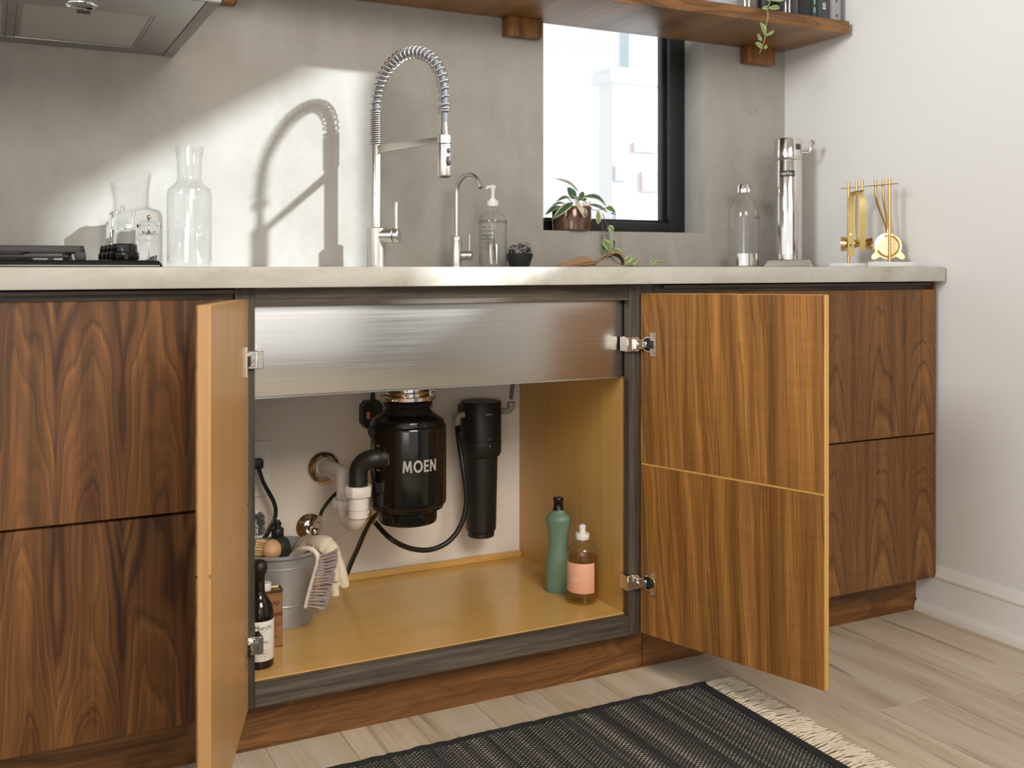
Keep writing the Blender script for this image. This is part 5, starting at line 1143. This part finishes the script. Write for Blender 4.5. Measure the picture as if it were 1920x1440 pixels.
for w_, h_, z_ in ((.010, .0022, .0725), (.022, .0018, .0365), (.024, .0018, .031), (.012, .0018, .0255)): m_.fine_print(w_, h_, wrap(Lq, .0278, la+.31, z_), int(z_*1e4))
m_.build('lettering', 'ink', t, normals=False)
KX, KY = .505, 2.085; ka = -.05
t = thing('tin_can', 'brown printed oil tin with white screw cap by the bucket', 'tin', (KX, KY, FZ))
q8 = lambda w, h, z: [(x, y, z) for x, y in rot2(KX, KY, ka, [(-w,-h),(w,-h),(w,h),(-w,h)])]
m_ = MB().hexa(q8(.0275,.016,FZ)+q8(.0275,.016,FZ+.113), .004, 3); m_.build('body', 'tin', t)
m_ = MB(); m_.hexa(q8(.0277,.0162,FZ+.060)+q8(.0277,.0162,FZ+.074), .004, 3); m_.build('band', 'tin_band', t)
m_ = MB(); m_.hexa(q8(.0282,.0167,FZ+.111)+q8(.0282,.0167,FZ+.1145), .0042, 3); m_.hexa(q8(.0280,.0165,FZ)+q8(.0280,.0165,FZ+.0025), .0012, 1); m_.build('seam', 'brass_dark', t)
MB().lathe([(0,.1145),(.0125,.1145),(.0132,.116),(.0132,.128),(.0120,.1298),(0,.1298)], (KX-.006, KY, FZ), 40, lobes=lambda a: 1+.014*math.cos(a*26)).build('cap', 'white_plastic', t)
fr_ = lambda cx_, z: (lambda u, v: Vector((*rot2(KX, KY, ka, [(cx_+u, -.0164)])[0], FZ+z+v)))
m_ = MB(); m_.text('Soap', .017, fr_(.006, .092), .0002)
for z_ in (.050, .0445, .039, .0335, .025, .0195, .014): m_.fine_print(.040, .0022, fr_(0, z_), int(z_*1e4))
m_.build('lettering', 'ink', t, normals=False)
m_ = MB(); m_.fine_print(.018, .0034, fr_(.002, .0665), 4); m_.build('band_lettering', 'ink_white', t, normals=False)

NX, NY = 1.207, 2.122; Nq = Vector((NX, NY, FZ)); na = math.atan2(-NX, NY)
t = thing('detergent_bottle', 'tall sage green waisted bottle with black cap in the cabinet corner', 'bottle', Nq)
m_ = MB(); pr = [(0,0),(.0300,0),(.0320,.003),(.0322,.03),(.0310,.065),(.0275,.090),(.0245,.108),(.0238,.122),(.0262,.142),(.0300,.164),(.0312,.170),(.0305,.176),(.0240,.182),(.0170,.188),(.0150,.1905),(.0138,.194),(0,.194)]
m_.lathe(pr, (0,0,0), 64, sx=1.0, sy=.74, lobes=lambda a: 1-.10*max(0, math.cos(2*(a-.1)))**6*(1 if math.cos(a) > 0 else .3))
qn = Matrix.Rotation(na-.25, 3, 'Z')
for v in m_.bm.verts: v.co = qn@v.co+Nq
m_.build('body', 'green', t, sharp=60)
MB().lathe([(0,.1945),(.0138,.1945),(.0122,.197),(.0112,.2135),(.0130,.2175),(.0130,.2205),(.0120,.2225),(.006,.2228),(.0055,.2212),(0,.2212)], Nq, 32).build('cap', 'black_gloss', t)
OX, OY = 1.2185, 2.030; Oq = Vector((OX, OY, FZ)); oa = math.atan2(-OX, OY)
t = thing('soap_bottle', 'clear amber soap bottle with peach label and white cap', 'bottle', Oq)
MB().lathe([(0,0),(.031,0),(.0345,.004),(.0352,.010),(.0352,.112),(.0335,.123),(.028,.132),(.019,.1375),(.0130,.140),(.0122,.142),(.0122,.150),(.011,.150)], Oq, 48).build('glass', 'bottle_glass', t)
MB().lathe([(0,.0045),(.0308,.0045),(.0338,.009),(.0338,.1045),(0,.1045)], Oq, 40).build('liquid', 'soap_amber', t)
MB().lathe([(.0355,.028),(.0358,.0285),(.0358,.0955),(.0355,.096)], Oq, 48, a0=oa-PI/2-2.0, a1=oa-PI/2+.86).build('label', 'pink', t)
MB().lathe([(0,.1445),(.0152,.1445),(.0160,.1460),(.0160,.157),(.0150,.1585),(.0078,.159),(.0072,.1665),(.0082,.1725),(.0068,.1765),(.0035,.1782),(0,.1785)], Oq, 36, lobes=lambda a: 1+.01*math.cos(a*20)).build('cap', 'white_plastic', t)
m_ = MB(); lo_ = oa-1.02
m_.text('Co.', .013, wrap(Oq, .0361, lo_+.18, .083), .0002); m_.fine_print(.012, .0028, wrap(Oq, .0361, lo_+.2, .0745), 3); m_.fine_print(.026, .0030, wrap(Oq, .0361, lo_+.18, .0650), 6); m_.text('DISH SOAP', .0092, wrap(Oq, .0361, lo_+.16, .0575), .0002)
for i, z_ in enumerate((.050, .046, .042, .038, .034)): m_.fine_print(.034, .0019, wrap(Oq, .0361, lo_+.14, z_), i+10)
m_.build('lettering', 'ink_white', t, normals=False)

# ------------------------------------------------------------------ the rug
ra, rb, rc, rd = -.35, 1.392, .55, 1.806
t = thing('rug', 'black flatweave rug with pale flecks and cream fringe on the floor', 'rug', ((ra+rb)/2, (rc+rd)/2, 0))
random.seed(11)
m_ = MB(); V = m_.grid(lambda u, v: Vector((ra+(rb-ra)*u, rc+(rd-rc-.012)*v, .0062+.0006*math.sin(u*70)*math.sin(v*23))), 120, 60)
for f in (0, 1):
    pass
lo = {}
m_.grid(lambda u, v: Vector((ra+(rb-ra)*u, rc+(rd-rc-.012)*v, .0005)), 1, 1)
m_.build('weave', 'rug', t, normals=False)
bl = [(ra+(rb-ra)*i/160, rd-.007+.0018*mnoise.noise(Vector((i*.35, 0, 0)))*2.2, .0062) for i in range(161)]
MB().tube(bl, [.0060*(1+.25*mnoise.noise(Vector((i*.8, 5, 0)))) for i in range(161)], 8).build('long_binding', 'rug_edge', t)
m_ = MB().grid(lambda u, v: Vector((rb-.024+.026*u, rc+(rd-rc)*v, .0072+.0012*math.sin(PI*u)-.006*(u > .99)+.0006*mnoise.noise(Vector((v*60, u*3, 0))))), 6, 160)
m2 = MB(); m2.grid(lambda u, v: Vector((rb-.024+.026*u, rc+(rd-rc)*v+.0012*mnoise.noise(Vector((v*90, 2, 0)))*(v > .99), .0074+.0014*math.sin(PI*u)-.0066*max(0, u-.9)*10)), 10, 160); m2.build('end_binding', 'rug_edge', t, normals=False)
m_ = MB(); y = rc
while y < rd-.004:
    sway = mnoise.noise(Vector((y*14, 3, 1)))*.022+.006; L = .080+.014*mnoise.noise(Vector((y*22, 7, 2)))
    for k in range(5):
        y0 = y+random.uniform(-.002, .002); l_ = L*random.uniform(.86, 1.08); dy = sway+random.uniform(-.010, .010); h = random.uniform(.0018, .0065)
        pts = [(rb-.002, y0, .0062), (rb+l_*.25, y0+dy*.15+random.uniform(-.002, .002), h+.003), (rb+l_*.5, y0+dy*.45+random.uniform(-.003, .003), h+.0015), (rb+l_*.78, y0+dy*.8+random.uniform(-.003, .003), h), (rb+l_, y0+dy+random.uniform(-.004, .004), max(.0014, h*.6))]
        m_.tube(smooth(pts, 2), [.0012, .00125, .0013, .0013, .0013, .0013, .0014, .0015, .0012], 5)
    y += .0088
o = m_.build('fringe', 'fringe', t, sharp=80); o['kind'] = 'stuff'
